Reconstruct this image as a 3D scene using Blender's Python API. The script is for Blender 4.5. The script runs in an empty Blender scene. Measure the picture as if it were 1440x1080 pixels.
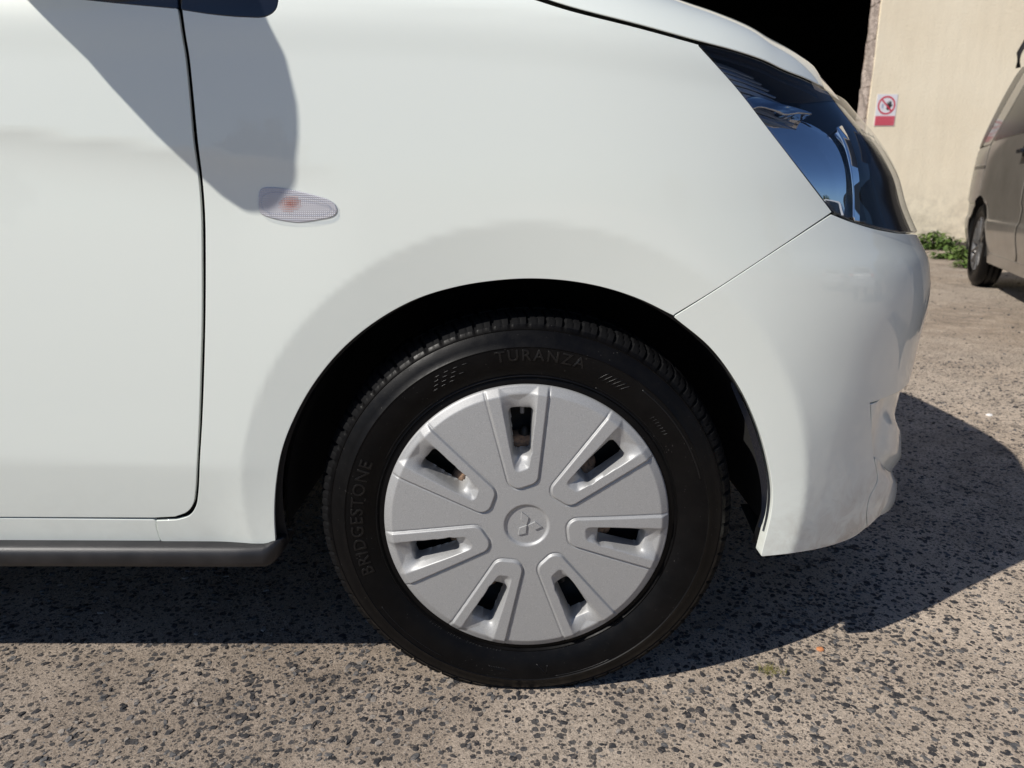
import bpy, bmesh, math, random
import numpy as np
from mathutils import Vector, Matrix
from mathutils.geometry import delaunay_2d_cdt
random.seed(5); RNG = np.random.default_rng(5)
R = math.radians
sc = bpy.context.scene
C = sc.collection
# ------------------------------------------------------------------ camera, sky, sun, exposure
CAM_H = .716; PITCH = R(15.2); FPX = 998.
cam_d = bpy.data.cameras.new('camera'); cam = bpy.data.objects.new('camera', cam_d); C.objects.link(cam)
cam.location = (0, 0, CAM_H); cam.rotation_euler = (R(90) - PITCH, 0, 0)
cam_d.sensor_width = 36; cam_d.lens = FPX / 1440 * 36; cam_d.clip_start = .02; cam_d.clip_end = 600
cam_d.dof.use_dof = True; cam_d.dof.focus_distance = .97; cam_d.dof.aperture_fstop = 8
sc.camera = cam
SUN = Vector((.96, .60, -1.0)).normalized()          # direction the light travels
world = bpy.data.worlds.new('World'); sc.world = world; world.use_nodes = True
wn = world.node_tree; wn.nodes.clear()
sky = wn.nodes.new('ShaderNodeTexSky'); sky.sky_type = 'NISHITA'; sky.sun_disc = False
sky.sun_elevation = math.asin(-SUN.z); sky.sun_rotation = math.atan2(-SUN.x, -SUN.y)
sky.air_density = 1.0; sky.dust_density = .6; sky.ozone_density = 3.5
bg = wn.nodes.new('ShaderNodeBackground'); bg.inputs[1].default_value = .062
wo = wn.nodes.new('ShaderNodeOutputWorld')
tint = wn.nodes.new('ShaderNodeMix'); tint.data_type = 'RGBA'; tint.blend_type = 'MULTIPLY'; tint.inputs[0].default_value = 1; tint.inputs[7].default_value = (.84, .97, 1.16, 1)
wn.links.new(sky.outputs[0], tint.inputs[6]); wn.links.new(tint.outputs[2], bg.inputs[0]); wn.links.new(bg.outputs[0], wo.inputs[0])
sun_d = bpy.data.lights.new('sun', 'SUN'); sun_d.energy = 4.7; sun_d.angle = R(.53); sun_d.color = (1, .955, .885)
sun = bpy.data.objects.new('sun', sun_d); C.objects.link(sun)
sun.rotation_euler = SUN.to_track_quat('-Z', 'Y').to_euler()
sc.view_settings.view_transform = 'Standard'; sc.view_settings.look = 'None'
sc.view_settings.exposure = 0.0; sc.view_settings.gamma = 1; sc.view_settings.use_curve_mapping = False
sc.render.engine = 'CYCLES'

# ------------------------------------------------------------------ material helpers
def mat(name, col, rough=.5, metal=0., coat=0., coat_rough=.03, spec=.5, alpha=None):
    m = bpy.data.materials.new(name); m.use_nodes = True
    b = m.node_tree.nodes['Principled BSDF']
    b.inputs['Base Color'].default_value = (*col, 1); b.inputs['Roughness'].default_value = rough
    b.inputs['Metallic'].default_value = metal; b.inputs['Coat Weight'].default_value = coat
    b.inputs['Coat Roughness'].default_value = coat_rough; b.inputs['Specular IOR Level'].default_value = spec
    return m
def nd(m, t, **kw):
    n = m.node_tree.nodes.new(t)
    for k, v in kw.items():
        if k.startswith('_'): n.inputs[int(k[1:])].default_value = v
        elif k in n.inputs.keys(): n.inputs[k].default_value = v
        else: setattr(n, k, v)
    return n
def lk(m, a, b): m.node_tree.links.new(a, b)
def bsdf(m): return m.node_tree.nodes['Principled BSDF']
def coords(m, scale=(1, 1, 1)):
    t = nd(m, 'ShaderNodeTexCoord'); mp = nd(m, 'ShaderNodeMapping'); mp.inputs['Scale'].default_value = scale
    lk(m, t.outputs['Object'], mp.inputs[0]); return mp.outputs[0]
def ramp(m, src, stops, interp='LINEAR'):
    r = nd(m, 'ShaderNodeValToRGB'); r.color_ramp.interpolation = interp
    e = r.color_ramp.elements
    while len(e) > 1: e.remove(e[0])
    e[0].position = stops[0][0]; c = stops[0][1]; e[0].color = (*c, 1) if not np.isscalar(c) else (c, c, c, 1)
    for p, c in stops[1:]:
        q = e.new(p); q.color = (*c, 1) if not np.isscalar(c) else (c, c, c, 1)
    lk(m, src, r.inputs[0]); return r.outputs[0]
def noise(m, vec, scale, detail=4, rough=.55, dist=0):
    n = nd(m, 'ShaderNodeTexNoise'); n.inputs['Scale'].default_value = scale; n.inputs['Detail'].default_value = detail
    n.inputs['Roughness'].default_value = rough; n.inputs['Distortion'].default_value = dist
    if vec is not None: lk(m, vec, n.inputs['Vector'])
    return n.outputs['Fac']
def mixc(m, fac, a, b, mode='MIX'):
    n = nd(m, 'ShaderNodeMix', data_type='RGBA', blend_type=mode)
    for s, v in ((n.inputs[0], fac), (n.inputs[6], a), (n.inputs[7], b)):
        if hasattr(v, 'links'): lk(m, v, s)
        elif np.isscalar(v): s.default_value = v
        else: s.default_value = (*v, 1)
    return n.outputs[2]
def math_n(m, op, a, b=None):
    n = nd(m, 'ShaderNodeMath', operation=op)
    for s, v in zip(n.inputs, (a, b)):
        if v is None: continue
        if hasattr(v, 'links'): lk(m, v, s)
        else: s.default_value = v
    return n.outputs[0]
def bump(m, h, strength, dist, prev=None):
    b = nd(m, 'ShaderNodeBump'); b.inputs['Strength'].default_value = strength; b.inputs['Distance'].default_value = dist
    lk(m, h, b.inputs['Height'])
    if prev is not None: lk(m, prev, b.inputs['Normal'])
    return b.outputs[0]

# car paint: white solid with clear coat, faint road film low down
paint = mat('white_paint', (.80, .84, .785), .45, coat=1.0, coat_rough=.015, spec=.3)
v = coords(paint)
sep = nd(paint, 'ShaderNodeSeparateXYZ'); lk(paint, v, sep.inputs[0])
low = ramp(paint, sep.outputs[2], [(.17, 1.), (.36, 0.)])
nz = ramp(paint, noise(paint, v, 26, 6, .65, .6), [(.42, 0.), (.7, 1.)])
fwd = ramp(paint, sep.outputs[0], [(.30, 0.), (.50, 1.)])
dirt = math_n(paint, 'MULTIPLY', math_n(paint, 'MULTIPLY', low, nz), math_n(paint, 'ADD', math_n(paint, 'MULTIPLY', fwd, .8), .16))
lk(paint, mixc(paint, dirt, (.80, .84, .785), (.36, .31, .26)), bsdf(paint).inputs['Base Color'])
lk(paint, math_n(paint, 'ADD', math_n(paint, 'MULTIPLY', dirt, .5), .015), bsdf(paint).inputs['Coat Roughness'])
black_gap = mat('black_inner_metal', (.006, .006, .007), .7)
black_gloss = mat('gloss_black_trim', (.006, .008, .014), .12, coat=.6)
plastic = mat('black_grained_plastic', (.035, .035, .04), .42)
v = coords(plastic); lk(plastic, bump(plastic, noise(plastic, v, 900, 3), .35, .0006), bsdf(plastic).inputs['Normal'])
lk(plastic, ramp(plastic, noise(plastic, v, 30, 5), [(.3, (.010, .010, .0115)), (.75, (.028, .026, .027))]), bsdf(plastic).inputs['Base Color'])
liner_m = mat('felt_wheel_liner', (.004, .004, .004), .9)
rubber = mat('tyre_rubber', (.004, .004, .005), .42, spec=.14)
v = coords(rubber)
rb = ramp(rubber, noise(rubber, v, 22, 6, .7), [(.35, (.0022, .0022, .0026)), (.8, (.006, .0055, .0055))])
sp_ = nd(rubber, 'ShaderNodeTexVoronoi'); sp_.inputs['Scale'].default_value = 210; lk(rubber, v, sp_.inputs['Vector'])
dust = math_n(rubber, 'MULTIPLY', ramp(rubber, sp_.outputs['Distance'], [(.05, 1.), (.11, 0.)]), ramp(rubber, noise(rubber, v, 30, 4, .7), [(.52, 0.), (.62, 1.)]))
lk(rubber, mixc(rubber, dust, rb, (.16, .15, .14)), bsdf(rubber).inputs['Base Color'])
lk(rubber, ramp(rubber, noise(rubber, v, 60, 5, .7), [(.3, .30), (.8, .55)]), bsdf(rubber).inputs['Roughness'])
lk(rubber, bump(rubber, noise(rubber, v, 700, 3), .25, .0004), bsdf(rubber).inputs['Normal'])
tread_m = mat('tread_rubber', (.0065, .0065, .007), .7, spec=.08)
letter_m = mat('raised_rubber', (.004, .004, .0045), .36, spec=.4)
silver = mat('silver_wheel_paint', (.55, .55, .565), .5, metal=.3)
v = coords(silver)
fl = noise(silver, v, 1500, 2, .6)
lk(silver, ramp(silver, fl, [(.35, (.32, .32, .318)), (.65, (.475, .475, .47))]), bsdf(silver).inputs['Base Color'])
lk(silver, bump(silver, fl, .25, .0003), bsdf(silver).inputs['Normal'])
steel = mat('dark_steel', (.012, .012, .013), .55)
rust = mat('rusty_iron', (.16, .085, .045), .8)
v = coords(rust); lk(rust, ramp(rust, noise(rust, v, 120, 5), [(.35, (.10, .075, .06)), (.7, (.42, .26, .16))]), bsdf(rust).inputs['Base Color'])
chrome = mat('dark_chrome', (.86, .86, .86), .02, metal=1.)
wavy = mat('wavy_chrome', (.34, .36, .40), .08, metal=1.)
v = coords(wavy, (1, 1, 3.2)); lk(wavy, bump(wavy, noise(wavy, v, 20, 1, .4, .6), 1., .006), bsdf(wavy).inputs['Normal'])
lampblack = mat('lamp_black', (.008, .010, .016), .18)
louvre_m = mat('lamp_louvre_grey', (.13, .16, .21), .2, metal=.5)
glass_m = bpy.data.materials.new('clear_lens'); glass_m.use_nodes = True
gn = glass_m.node_tree.nodes; gn.clear()
o_ = gn.new('ShaderNodeOutputMaterial'); mx = gn.new('ShaderNodeMixShader'); tr = gn.new('ShaderNodeBsdfTransparent')
gl = gn.new('ShaderNodeBsdfGlossy'); gl.inputs['Roughness'].default_value = .01; fr = gn.new('ShaderNodeFresnel'); fr.inputs[0].default_value = 1.42
tr.inputs[0].default_value = (.95, .96, .98, 1)
geo = gn.new('ShaderNodeNewGeometry'); fm_ = gn.new('ShaderNodeMix'); glass_m.node_tree.links.new(geo.outputs['Backfacing'], fm_.inputs[0]); glass_m.node_tree.links.new(fr.outputs[0], fm_.inputs[2]); fm_.inputs[3].default_value = .05
for a, b in ((fm_.outputs[0], mx.inputs[0]), (tr.outputs[0], mx.inputs[1]), (gl.outputs[0], mx.inputs[2]), (mx.outputs[0], o_.inputs[0])): glass_m.node_tree.links.new(a, b)
window_m = mat('tinted_window_glass', (.01, .012, .014), .03, coat=.5)
orange_m = mat('orange_bulb', (.55, .17, .09), .6)
reflector = mat('lamp_reflector', (.62, .60, .61), .42, metal=.25)
v = coords(reflector, (1, 1, 1))
ch = nd(reflector, 'ShaderNodeTexWave', wave_type='BANDS', bands_direction='X'); ch.inputs['Scale'].default_value = 130; lk(reflector, v, ch.inputs[0])
c2 = nd(reflector, 'ShaderNodeTexWave', wave_type='BANDS', bands_direction='Z'); c2.inputs['Scale'].default_value = 130; lk(reflector, v, c2.inputs[0])
lk(reflector, bump(reflector, math_n(reflector, 'MULTIPLY', ch.outputs[1], c2.outputs[1]), .42, .0009), bsdf(reflector).inputs['Normal'])

# ------------------------------------------------------------------ object helpers
def tag(o, label=None, cat=None, group=None, kind=None):
    if label: o['label'] = label
    if cat: o['category'] = cat
    if group: o['group'] = group
    if kind: o['kind'] = kind
    return o
def empty(name, loc=(0, 0, 0), rz=0., **kw):
    o = bpy.data.objects.new(name, None); C.objects.link(o); o.location = loc; o.rotation_euler = (0, 0, rz)
    o.empty_display_size = .1
    bpy.context.view_layer.update()
    return tag(o, **kw)
def link(name, me, parent=None, **kw):
    o = bpy.data.objects.new(name, me); C.objects.link(o)
    if parent is not None:
        o.parent = parent; o.matrix_parent_inverse = parent.matrix_world.inverted()
    return tag(o, **kw)
def mesh(name, V, Fc, m, parent=None, smooth=False, normals=None, **kw):
    me = bpy.data.meshes.new(name); V = np.asarray(V, float)
    me.from_pydata(V.tolist(), [], [list(map(int, f)) for f in Fc]); me.materials.append(m)
    if smooth or normals is not None: me.polygons.foreach_set('use_smooth', [True] * len(me.polygons))
    me.update()
    if normals is not None: me.normals_split_custom_set_from_vertices([tuple(n) for n in normals])
    return link(name, me, parent, **kw)
def bm_obj(name, bm, m, parent=None, smooth=False, bev=0, **kw):
    if bev:
        bmesh.ops.bevel(bm, geom=[e for e in bm.edges if e.calc_face_angle(0) > .6], offset=bev, segments=2, affect='EDGES', profile=.6)
    bmesh.ops.recalc_face_normals(bm, faces=bm.faces)
    me = bpy.data.meshes.new(name); bm.to_mesh(me); bm.free(); me.materials.append(m)
    if smooth: me.polygons.foreach_set('use_smooth', [True] * len(me.polygons))
    return link(name, me, parent, **kw)
def box(bm, c, s, rot=None):
    M = Matrix.Translation(c) @ (rot.to_4x4() if rot is not None else Matrix()) @ Matrix.Diagonal((*s, 1))
    bmesh.ops.create_cube(bm, size=1, matrix=M)
def tube(bm, pts, r, seg=10, cap=True):
    pts = [Vector(p) for p in pts]; rings = []
    for i, p in enumerate(pts):
        d = (pts[min(i + 1, len(pts) - 1)] - pts[max(i - 1, 0)]).normalized()
        a = d.cross(Vector((0, 0, 1)))
        if a.length < .1: a = d.cross(Vector((1, 0, 0)))
        a.normalize(); b = d.cross(a); rr = r[i] if hasattr(r, '__len__') else r
        rings.append([bm.verts.new(p + a * math.cos(t) * rr + b * math.sin(t) * rr) for t in np.linspace(0, 2 * math.pi, seg, endpoint=False)])
    for A, B in zip(rings, rings[1:]):
        for k in range(seg): bm.faces.new((A[k], A[(k + 1) % seg], B[(k + 1) % seg], B[k]))
    if cap: bm.faces.new(rings[0][::-1]); bm.faces.new(rings[-1])
def gridmesh(name, P, m, parent=None, closed_u=False, smooth=True, **kw):
    """P: array (nu,nv,3)"""
    nu, nv = P.shape[:2]; V = P.reshape(-1, 3); f = []
    for i in range(nu if closed_u else nu - 1):
        a = i * nv; b = ((i + 1) % nu) * nv
        f += [(a + j, b + j, b + j + 1, a + j + 1) for j in range(nv - 1)]
    return mesh(name, V, f, m, parent, smooth, **kw)

# ------------------------------------------------------------------ smooth body surfaces (plan superellipse x height tables)
def herm(xs, ys):
    xs = np.array(xs, float); ys = np.array(ys, float); d = np.diff(ys) / np.diff(xs); h = np.diff(xs)
    mm = np.zeros(len(xs)); mm[0] = d[0]; mm[-1] = d[-1]
    mm[1:-1] = (d[:-1] * h[1:] + d[1:] * h[:-1]) / (h[:-1] + h[1:])
    def f(x):
        x = np.clip(np.asarray(x, float), xs[0], xs[-1]); i = np.clip(np.searchsorted(xs, x) - 1, 0, len(xs) - 2)
        t = (x - xs[i]) / h[i]; t2 = t * t; t3 = t2 * t
        return (2*t3-3*t2+1)*ys[i] + (t3-2*t2+t)*h[i]*mm[i] + (-2*t3+3*t2)*ys[i+1] + (t3-t2)*h[i]*mm[i+1]
    return f
def sstep(a, b, x):
    t = np.clip((np.asarray(x, float) - a) / (b - a), 0, 1); return t * t * (3 - 2 * t)
def softramp(d, w):
    d = np.asarray(d, float); return np.where(d < 0, 0, np.where(d < w, d * d / (2 * w), d - w / 2))
class Body:
    def __init__(s, XN, YS, YC, X0, n, drop=None, disp=None, O=(0, 0, 0), d=(1, 0), e=(0, 1), dz=0.):
        s.dz = dz; s.sgn = 1 if d[0] * e[1] - d[1] * e[0] > 0 else -1
        s.XN, s.YS, s.YC, s.X0, s.n, s.drop, s.disp = XN, YS, YC, X0, n, drop, disp
        s.O = np.array(O, float); s.d = np.array([*d, 0.]); s.e = np.array([*e, 0.])
        ss, zz = np.meshgrid(np.linspace(-2.2, 1.3, 260), np.linspace(.1, 1.9, 180))
        s.gs, s.gz = ss.ravel(), zz.ravel(); P = s.P(s.gs, s.gz); N = s.N(s.gs, s.gz)
        vw = P - np.array([0, 0, CAM_H]); ok = (vw * N).sum(1) < 0
        s.gs, s.gz = s.gs[ok], s.gz[ok]; s.guv = project(P[ok])
    def A(s, z): return s.XN(z) - s.X0
    def loc(s, q, z):
        q = np.asarray(q, float); z = np.asarray(z, float) + 0 * q
        zr = z; z = z - s.dz; far = q > math.pi / 2; q = np.where(far, math.pi - q, q); n = s.n; A = s.XN(z) - s.X0; qc = np.clip(q, 0, 9)
        r = (np.abs(np.sin(qc)) ** n + np.abs(np.cos(qc)) ** n) ** (-1 / n)
        X = np.where(q < 0, s.X0 + A * q, s.X0 + A * r * np.sin(qc)); c = np.where(q < 0, 1, r * np.cos(qc))
        zz = z + (s.drop(X, z) if s.drop else 0); Y = s.YC - (s.YC - s.YS(zz)) * c
        if s.disp: Y = Y + s.disp(X, Y, z, c)
        return X, np.where(far, 2 * s.YC - Y, Y), zr
    def P(s, q, z, off=0.):
        X, Y, Z = s.loc(q, z)
        p = s.O + np.outer(X.ravel(), s.d) + np.outer(Y.ravel(), s.e) + np.outer(Z.ravel(), [0, 0, 1.])
        if np.any(off): p = p + s.N(q, z) * (off if np.isscalar(off) else np.asarray(off)[:, None])
        return p
    def N(s, q, z, h=.0012):
        q = np.asarray(q, float).ravel(); z = np.asarray(z, float).ravel()
        a = s.P(q + h, z) - s.P(q - h, z); b = s.P(q, z + h) - s.P(q, z - h)
        n = np.cross(a, b) * s.sgn; return n / np.linalg.norm(n, axis=1)[:, None]
    def unproj(s, uv):
        """image points -> surface parameters (q,z)"""
        uv = np.atleast_2d(np.asarray(uv, float)); out = []
        for p in uv:
            i = ((s.guv - p) ** 2).sum(1).argmin(); x = np.array([s.gs[i], s.gz[i]])
            for _ in range(12):
                f = project(s.P(x[:1], x[1:]))[0] - p; e = 1e-4
                J = np.stack([(project(s.P(x[:1] + e, x[1:]))[0] - p - f) / e, (project(s.P(x[:1], x[1:] + e))[0] - p - f) / e], 1)
                J += 1e-6 * np.eye(2); dx = np.linalg.solve(J.T @ J + 1e-3 * np.eye(2), J.T @ f)
                x = x - np.clip(dx, -.05, .05)
                if abs(f).max() < .05: break
            out.append(x)
        return np.array(out)
    def qX(s, X, z): return (X - s.X0) / (s.XN(z) - s.X0) if X <= s.X0 else None
def project(P):
    P = np.asarray(P, float); k = CAM_H - P[:, 2]; d = np.maximum(P[:, 1] * math.cos(PITCH) + k * math.sin(PITCH), 1e-3)
    return np.stack([720 + FPX * P[:, 0] / d, 540 + FPX * (k * math.cos(PITCH) - P[:, 1] * math.sin(PITCH)) / d], 1)

def catmull(P, step):
    P = np.asarray(P, float)
    if len(P) < 3:
        n = max(2, int(np.linalg.norm(P[1] - P[0]) / step) + 1); return P[0] + (P[1] - P[0]) * np.linspace(0, 1, n)[:, None]
    Q = np.vstack([2 * P[0] - P[1], P, 2 * P[-1] - P[-2]]); out = []
    for i in range(1, len(Q) - 2):
        p0, p1, p2, p3 = Q[i-1], Q[i], Q[i+1], Q[i+2]; n = max(2, int(np.linalg.norm(p2 - p1) / step) + 1)
        t = np.linspace(0, 1, n, endpoint=False)[:, None]
        # centripetal style tangents
        d1 = max(np.linalg.norm(p1 - p0), 1e-9) ** .5; d2 = max(np.linalg.norm(p2 - p1), 1e-9) ** .5; d3 = max(np.linalg.norm(p3 - p2), 1e-9) ** .5
        m1 = (p1 - p0) / d1 - (p2 - p0) / (d1 + d2) + (p2 - p1) / d2; m2 = (p2 - p1) / d2 - (p3 - p1) / (d2 + d3) + (p3 - p2) / d3
        m1, m2 = m1 * d2, m2 * d2
        out.append((2*t**3-3*t**2+1)*p1 + (t**3-2*t**2+t)*m1 + (-2*t**3+3*t**2)*p2 + (t**3-t**2)*m2)
    return np.vstack(out + [P[-1:]])
def outline(B, segs):
    """segs: list of ('p', pixel points) or ('s', surface (q,z) points); every list a smooth run, runs meet at corners"""
    out = []
    for k, pts in segs:
        if k == 'p': q = B.unproj(catmull(pts, 6))
        else: q = catmull(pts, .008)
        out.append(q)
    P = np.vstack(out); keep = [0]
    for i in range(1, len(P)):
        if np.linalg.norm(P[i] - P[keep[-1]]) > .0012: keep.append(i)
    P = P[keep]
    if np.linalg.norm(P[0] - P[-1]) < .0012: P = P[:-1]
    return P
def inside(poly, pts):
    x, y = pts[:, 0], pts[:, 1]; c = np.zeros(len(pts), bool); j = len(poly) - 1
    for i in range(len(poly)):
        xi, yi = poly[i]; xj, yj = poly[j]
        if yi != yj: c ^= ((yi > y) != (yj > y)) & (x < (xj - xi) * (y - yi) / (yj - yi) + xi)
        j = i
    return c
def panel(name, B, poly, m, parent=None, off=0., step=.010, r=.0007, depth=.0045, hem=True, **kw):
    P = np.asarray(poly, float)
    a = .5 * np.sum(P[:, 0] * np.roll(P[:, 1], -1) - np.roll(P[:, 0], -1) * P[:, 1])
    if a < 0: P = P[::-1]
    lo, hi = P.min(0), P.max(0)
    gx, gy = np.meshgrid(np.arange(lo[0], hi[0], step), np.arange(lo[1], hi[1], step)); G = np.stack([gx.ravel(), gy.ravel()], 1)
    G[:, 0] += (np.round((G[:, 1] - lo[1]) / step) % 2) * step / 2
    G = G[inside(P, G)]
    Q = P; md = np.full(len(G), 9.)
    for i in range(len(Q)):
        p, q = Q[i], Q[(i + 1) % len(Q)]; d = q - p; t = np.clip(((G - p) @ d) / max(d @ d, 1e-12), 0, 1)
        md = np.minimum(md, np.linalg.norm(G - p - t[:, None] * d, axis=1))
    G = G[md > step * .35]
    allp = np.vstack([P, G]); nb = len(P)
    res = delaunay_2d_cdt([Vector(p) for p in allp], [], [list(range(nb))], 1, 1e-6)
    V2 = np.array([list(x) for x in res[0]]); Fc = [list(f) for f in res[2]]
    pos = B.P(V2[:, 0], V2[:, 1], off if np.isscalar(off) else off(V2)); nor = B.N(V2[:, 0], V2[:, 1])
    if not np.isscalar(off):
        h = .0015; f0 = lambda W: B.P(W[:, 0], W[:, 1], off(W))
        n2 = B.sgn * np.cross(f0(V2 + [h, 0]) - f0(V2 - [h, 0]), f0(V2 + [0, h]) - f0(V2 - [0, h])); nor = n2 / np.linalg.norm(n2, axis=1)[:, None]
    V = [pos]; N = [nor]; base = len(V2)
    if hem:
        fb = lambda W: B.P(W[:, 0], W[:, 1], off if np.isscalar(off) else off(W))
        pb = fb(P); n = B.N(P[:, 0], P[:, 1]); t = np.roll(pb, -1, 0) - np.roll(pb, 1, 0)
        t /= np.maximum(np.linalg.norm(t, axis=1), 1e-9)[:, None]; o = np.cross(t, n) * B.sgn; o /= np.maximum(np.linalg.norm(o, axis=1), 1e-9)[:, None]
        rings = [(pb, n), (pb + o * r * .7 - n * r * .3, .72 * n + .69 * o), (pb + o * r - n * r, o), (pb + o * r - n * depth, o)]
        # ring 0 duplicates outline verts with the same position
        for pr, nr in rings: V.append(pr); N.append(nr)
        for k in range(3):
            s0 = base + k * nb; s1 = s0 + nb
            Fc += [(s0 + i, s1 + i, s1 + (i + 1) % nb, s0 + (i + 1) % nb) for i in range(nb)]
    V = np.vstack(V); N = np.vstack(N)
    # orientation of faces to agree with normals
    FF = []
    for f in Fc:
        g = np.cross(V[f[1]] - V[f[0]], V[f[2]] - V[f[0]])
        if g @ (N[f[0]] + N[f[1]] + N[f[2]]) < 0: f = f[::-1]
        FF.append(f)
    o_ = mesh(name, V, FF, m, parent, normals=N, **kw); o_['_n'] = 0; del o_['_n']; return o_

# ------------------------------------------------------------------ GROUND, WALL, BUILDING
exec_ground = True
def stone_layer(m, v, scale, thr, rad, warp):
    """returns mask of separate pebbles and its per-cell random"""
    d = nd(m, 'ShaderNodeTexNoise'); d.inputs['Scale'].default_value = scale * 1.3; lk(m, v, d.inputs['Vector'])
    add = nd(m, 'ShaderNodeVectorMath', operation='MULTIPLY_ADD'); lk(m, d.outputs['Color'], add.inputs[0]); add.inputs[1].default_value = (warp,) * 3; lk(m, v, add.inputs[2])
    vo = nd(m, 'ShaderNodeTexVoronoi'); vo.inputs['Scale'].default_value = scale; vo.inputs['Randomness'].default_value = 1.; lk(m, add.outputs[0], vo.inputs['Vector'])
    sp = nd(m, 'ShaderNodeSeparateColor'); lk(m, vo.outputs['Color'], sp.inputs[0])
    pat = noise(m, v, 3.1, 3, .6); sel = math_n(m, 'GREATER_THAN', math_n(m, 'ADD', sp.outputs[0], math_n(m, 'MULTIPLY', math_n(m, 'SUBTRACT', pat, .5), 1.5)), thr)
    rr = math_n(m, 'MULTIPLY', math_n(m, 'ADD', math_n(m, 'MULTIPLY', sp.outputs[1], .7), .5), rad)
    e = math_n(m, 'SUBTRACT', rr, vo.outputs['Distance'])
    mask = ramp(m, math_n(m, 'MULTIPLY', e, 8.), [(0., 0.), (.35, 1.)])
    return math_n(m, 'MULTIPLY', mask, sel), sp.outputs[2]
ground = mat('worn_tarmac', (.2, .17, .14), .85, spec=.35)
v = coords(ground)
big = noise(ground, v, .9, 5, .6); mid = noise(ground, v, 9, 5, .6, .4); fine = noise(ground, v, 160, 6, .75); grit = noise(ground, v, 520, 4, .8)
def nd_y(m, vec):
    q = nd(m, 'ShaderNodeSeparateXYZ'); lk(m, vec, q.inputs[0]); return q.outputs[1]
base = ramp(ground, mid, [(.25, (.235, .182, .137)), (.5, (.385, .305, .235)), (.75, (.54, .44, .35))])
base = mixc(ground, ramp(ground, big, [(.35, 0.), (.65, .7)]), base, (.55, .465, .385))
yard = ramp(ground, math_n(ground, 'ADD', math_n(ground, 'MULTIPLY', nd_y(ground, v), .2), math_n(ground, 'MULTIPLY', math_n(ground, 'SUBTRACT', big, .5), .5)), [(.42, 1.), (.75, .72)])
base = mixc(ground, 1., base, yard, 'MULTIPLY')
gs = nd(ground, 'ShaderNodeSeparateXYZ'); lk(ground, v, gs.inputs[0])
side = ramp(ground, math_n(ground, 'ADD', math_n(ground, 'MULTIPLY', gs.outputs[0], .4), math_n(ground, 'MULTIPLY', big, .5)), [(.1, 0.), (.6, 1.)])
cr = nd(ground, 'ShaderNodeTexVoronoi', feature='DISTANCE_TO_EDGE'); cr.inputs['Scale'].default_value = 1.7
cw = nd(ground, 'ShaderNodeTexNoise'); cw.inputs['Scale'].default_value = 5; cw.inputs['Detail'].default_value = 6; lk(ground, v, cw.inputs['Vector'])
ca = nd(ground, 'ShaderNodeVectorMath', operation='MULTIPLY_ADD'); lk(ground, cw.outputs['Color'], ca.inputs[0]); ca.inputs[1].default_value = (.35,) * 3; lk(ground, v, ca.inputs[2]); lk(ground, ca.outputs[0], cr.inputs['Vector'])
crk = math_n(ground, 'MULTIPLY', ramp(ground, cr.outputs['Distance'], [(.0, 1.), (.007, 0.)]), ramp(ground, noise(ground, v, 2.2, 3), [(.5, 0.), (.6, .8)]))
base = mixc(ground, crk, base, (.07, .058, .048))
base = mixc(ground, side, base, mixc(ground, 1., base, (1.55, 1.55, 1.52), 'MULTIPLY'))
wr = nd(ground, 'ShaderNodeTexNoise', noise_type='RIDGED_MULTIFRACTAL'); wr.inputs['Scale'].default_value = 55; wr.inputs['Detail'].default_value = 5; wr.inputs['Distortion'].default_value = 1.2; lk(ground, v, wr.inputs['Vector'])
base = mixc(ground, .55, base, ramp(ground, wr.outputs[0], [(.15, .72), (.5, 1.0), (.9, 1.45)]), 'MULTIPLY')
base = mixc(ground, .75, base, ramp(ground, fine, [(.25, .45), (.5, 1.), (.75, 1.55)]), 'MULTIPLY')
base = mixc(ground, .6, base, ramp(ground, grit, [(.3, .45), (.7, 1.5)]), 'MULTIPLY')
m1, c1 = stone_layer(ground, v, 80, .42, .40, .006)
m2, c2_ = stone_layer(ground, v, 170, .30, .42, .003)
col1 = ramp(ground, c1, [(0., (.035, .036, .040)), (.6, (.075, .075, .080)), (.85, (.17, .155, .145)), (1., (.36, .32, .28))])
col2 = ramp(ground, c2_, [(0., (.03, .03, .034)), (.6, (.09, .085, .08)), (.85, (.26, .23, .2)), (1., (.42, .38, .34))])
m3, c3_ = stone_layer(ground, v, 380, .25, .45, .0012)
base = mixc(ground, math_n(ground, 'MULTIPLY', m3, .6), base, ramp(ground, c3_, [(0., (.05, .047, .045)), (.5, (.16, .14, .12)), (.8, (.38, .33, .28)), (1., (.55, .5, .44))]))
base = mixc(ground, math_n(ground, 'MULTIPLY', m2, .8), base, col2)
base = mixc(ground, math_n(ground, 'MULTIPLY', m1, .9), base, col1)
lk(ground, base, bsdf(ground).inputs['Base Color'])
n0 = bump(ground, mid, .5, .02); n1 = bump(ground, fine, .9, .0035, n0); n1b = bump(ground, grit, .8, .0012, n1)
n1b = bump(ground, wr.outputs[0], .5, .002, n1b)
n2 = bump(ground, m1, .7, .0022, n1b); n3 = bump(ground, m3, .6, .0008, bump(ground, m2, .7, .0015, n2)); lk(ground, n3, bsdf(ground).inputs['Normal'])
# one sheet reaching the horizon, finer and gently uneven near the camera
gx = np.concatenate([[-250, -120, -60, -30, -15], np.arange(-8, 12.01, .25), [16, 30, 60, 120, 250]])
gy = np.concatenate([[-250, -120, -60, -30, -15], np.arange(-6, 12.01, .25), [16, 30, 60, 120, 250]])
def groundz(x, y):
    x = np.asarray(x, float); y = np.asarray(y, float)
    return .006 * np.sin(x * 1.7 + .8) * np.sin(y * 1.3 + 2) * sstep(1.6, 3.5, np.hypot(x, y))
GX, GY = np.meshgrid(gx, gy, indexing='ij')
gridmesh('ground', np.stack([GX, GY, groundz(GX, GY)], 2), ground, kind='structure')
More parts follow.
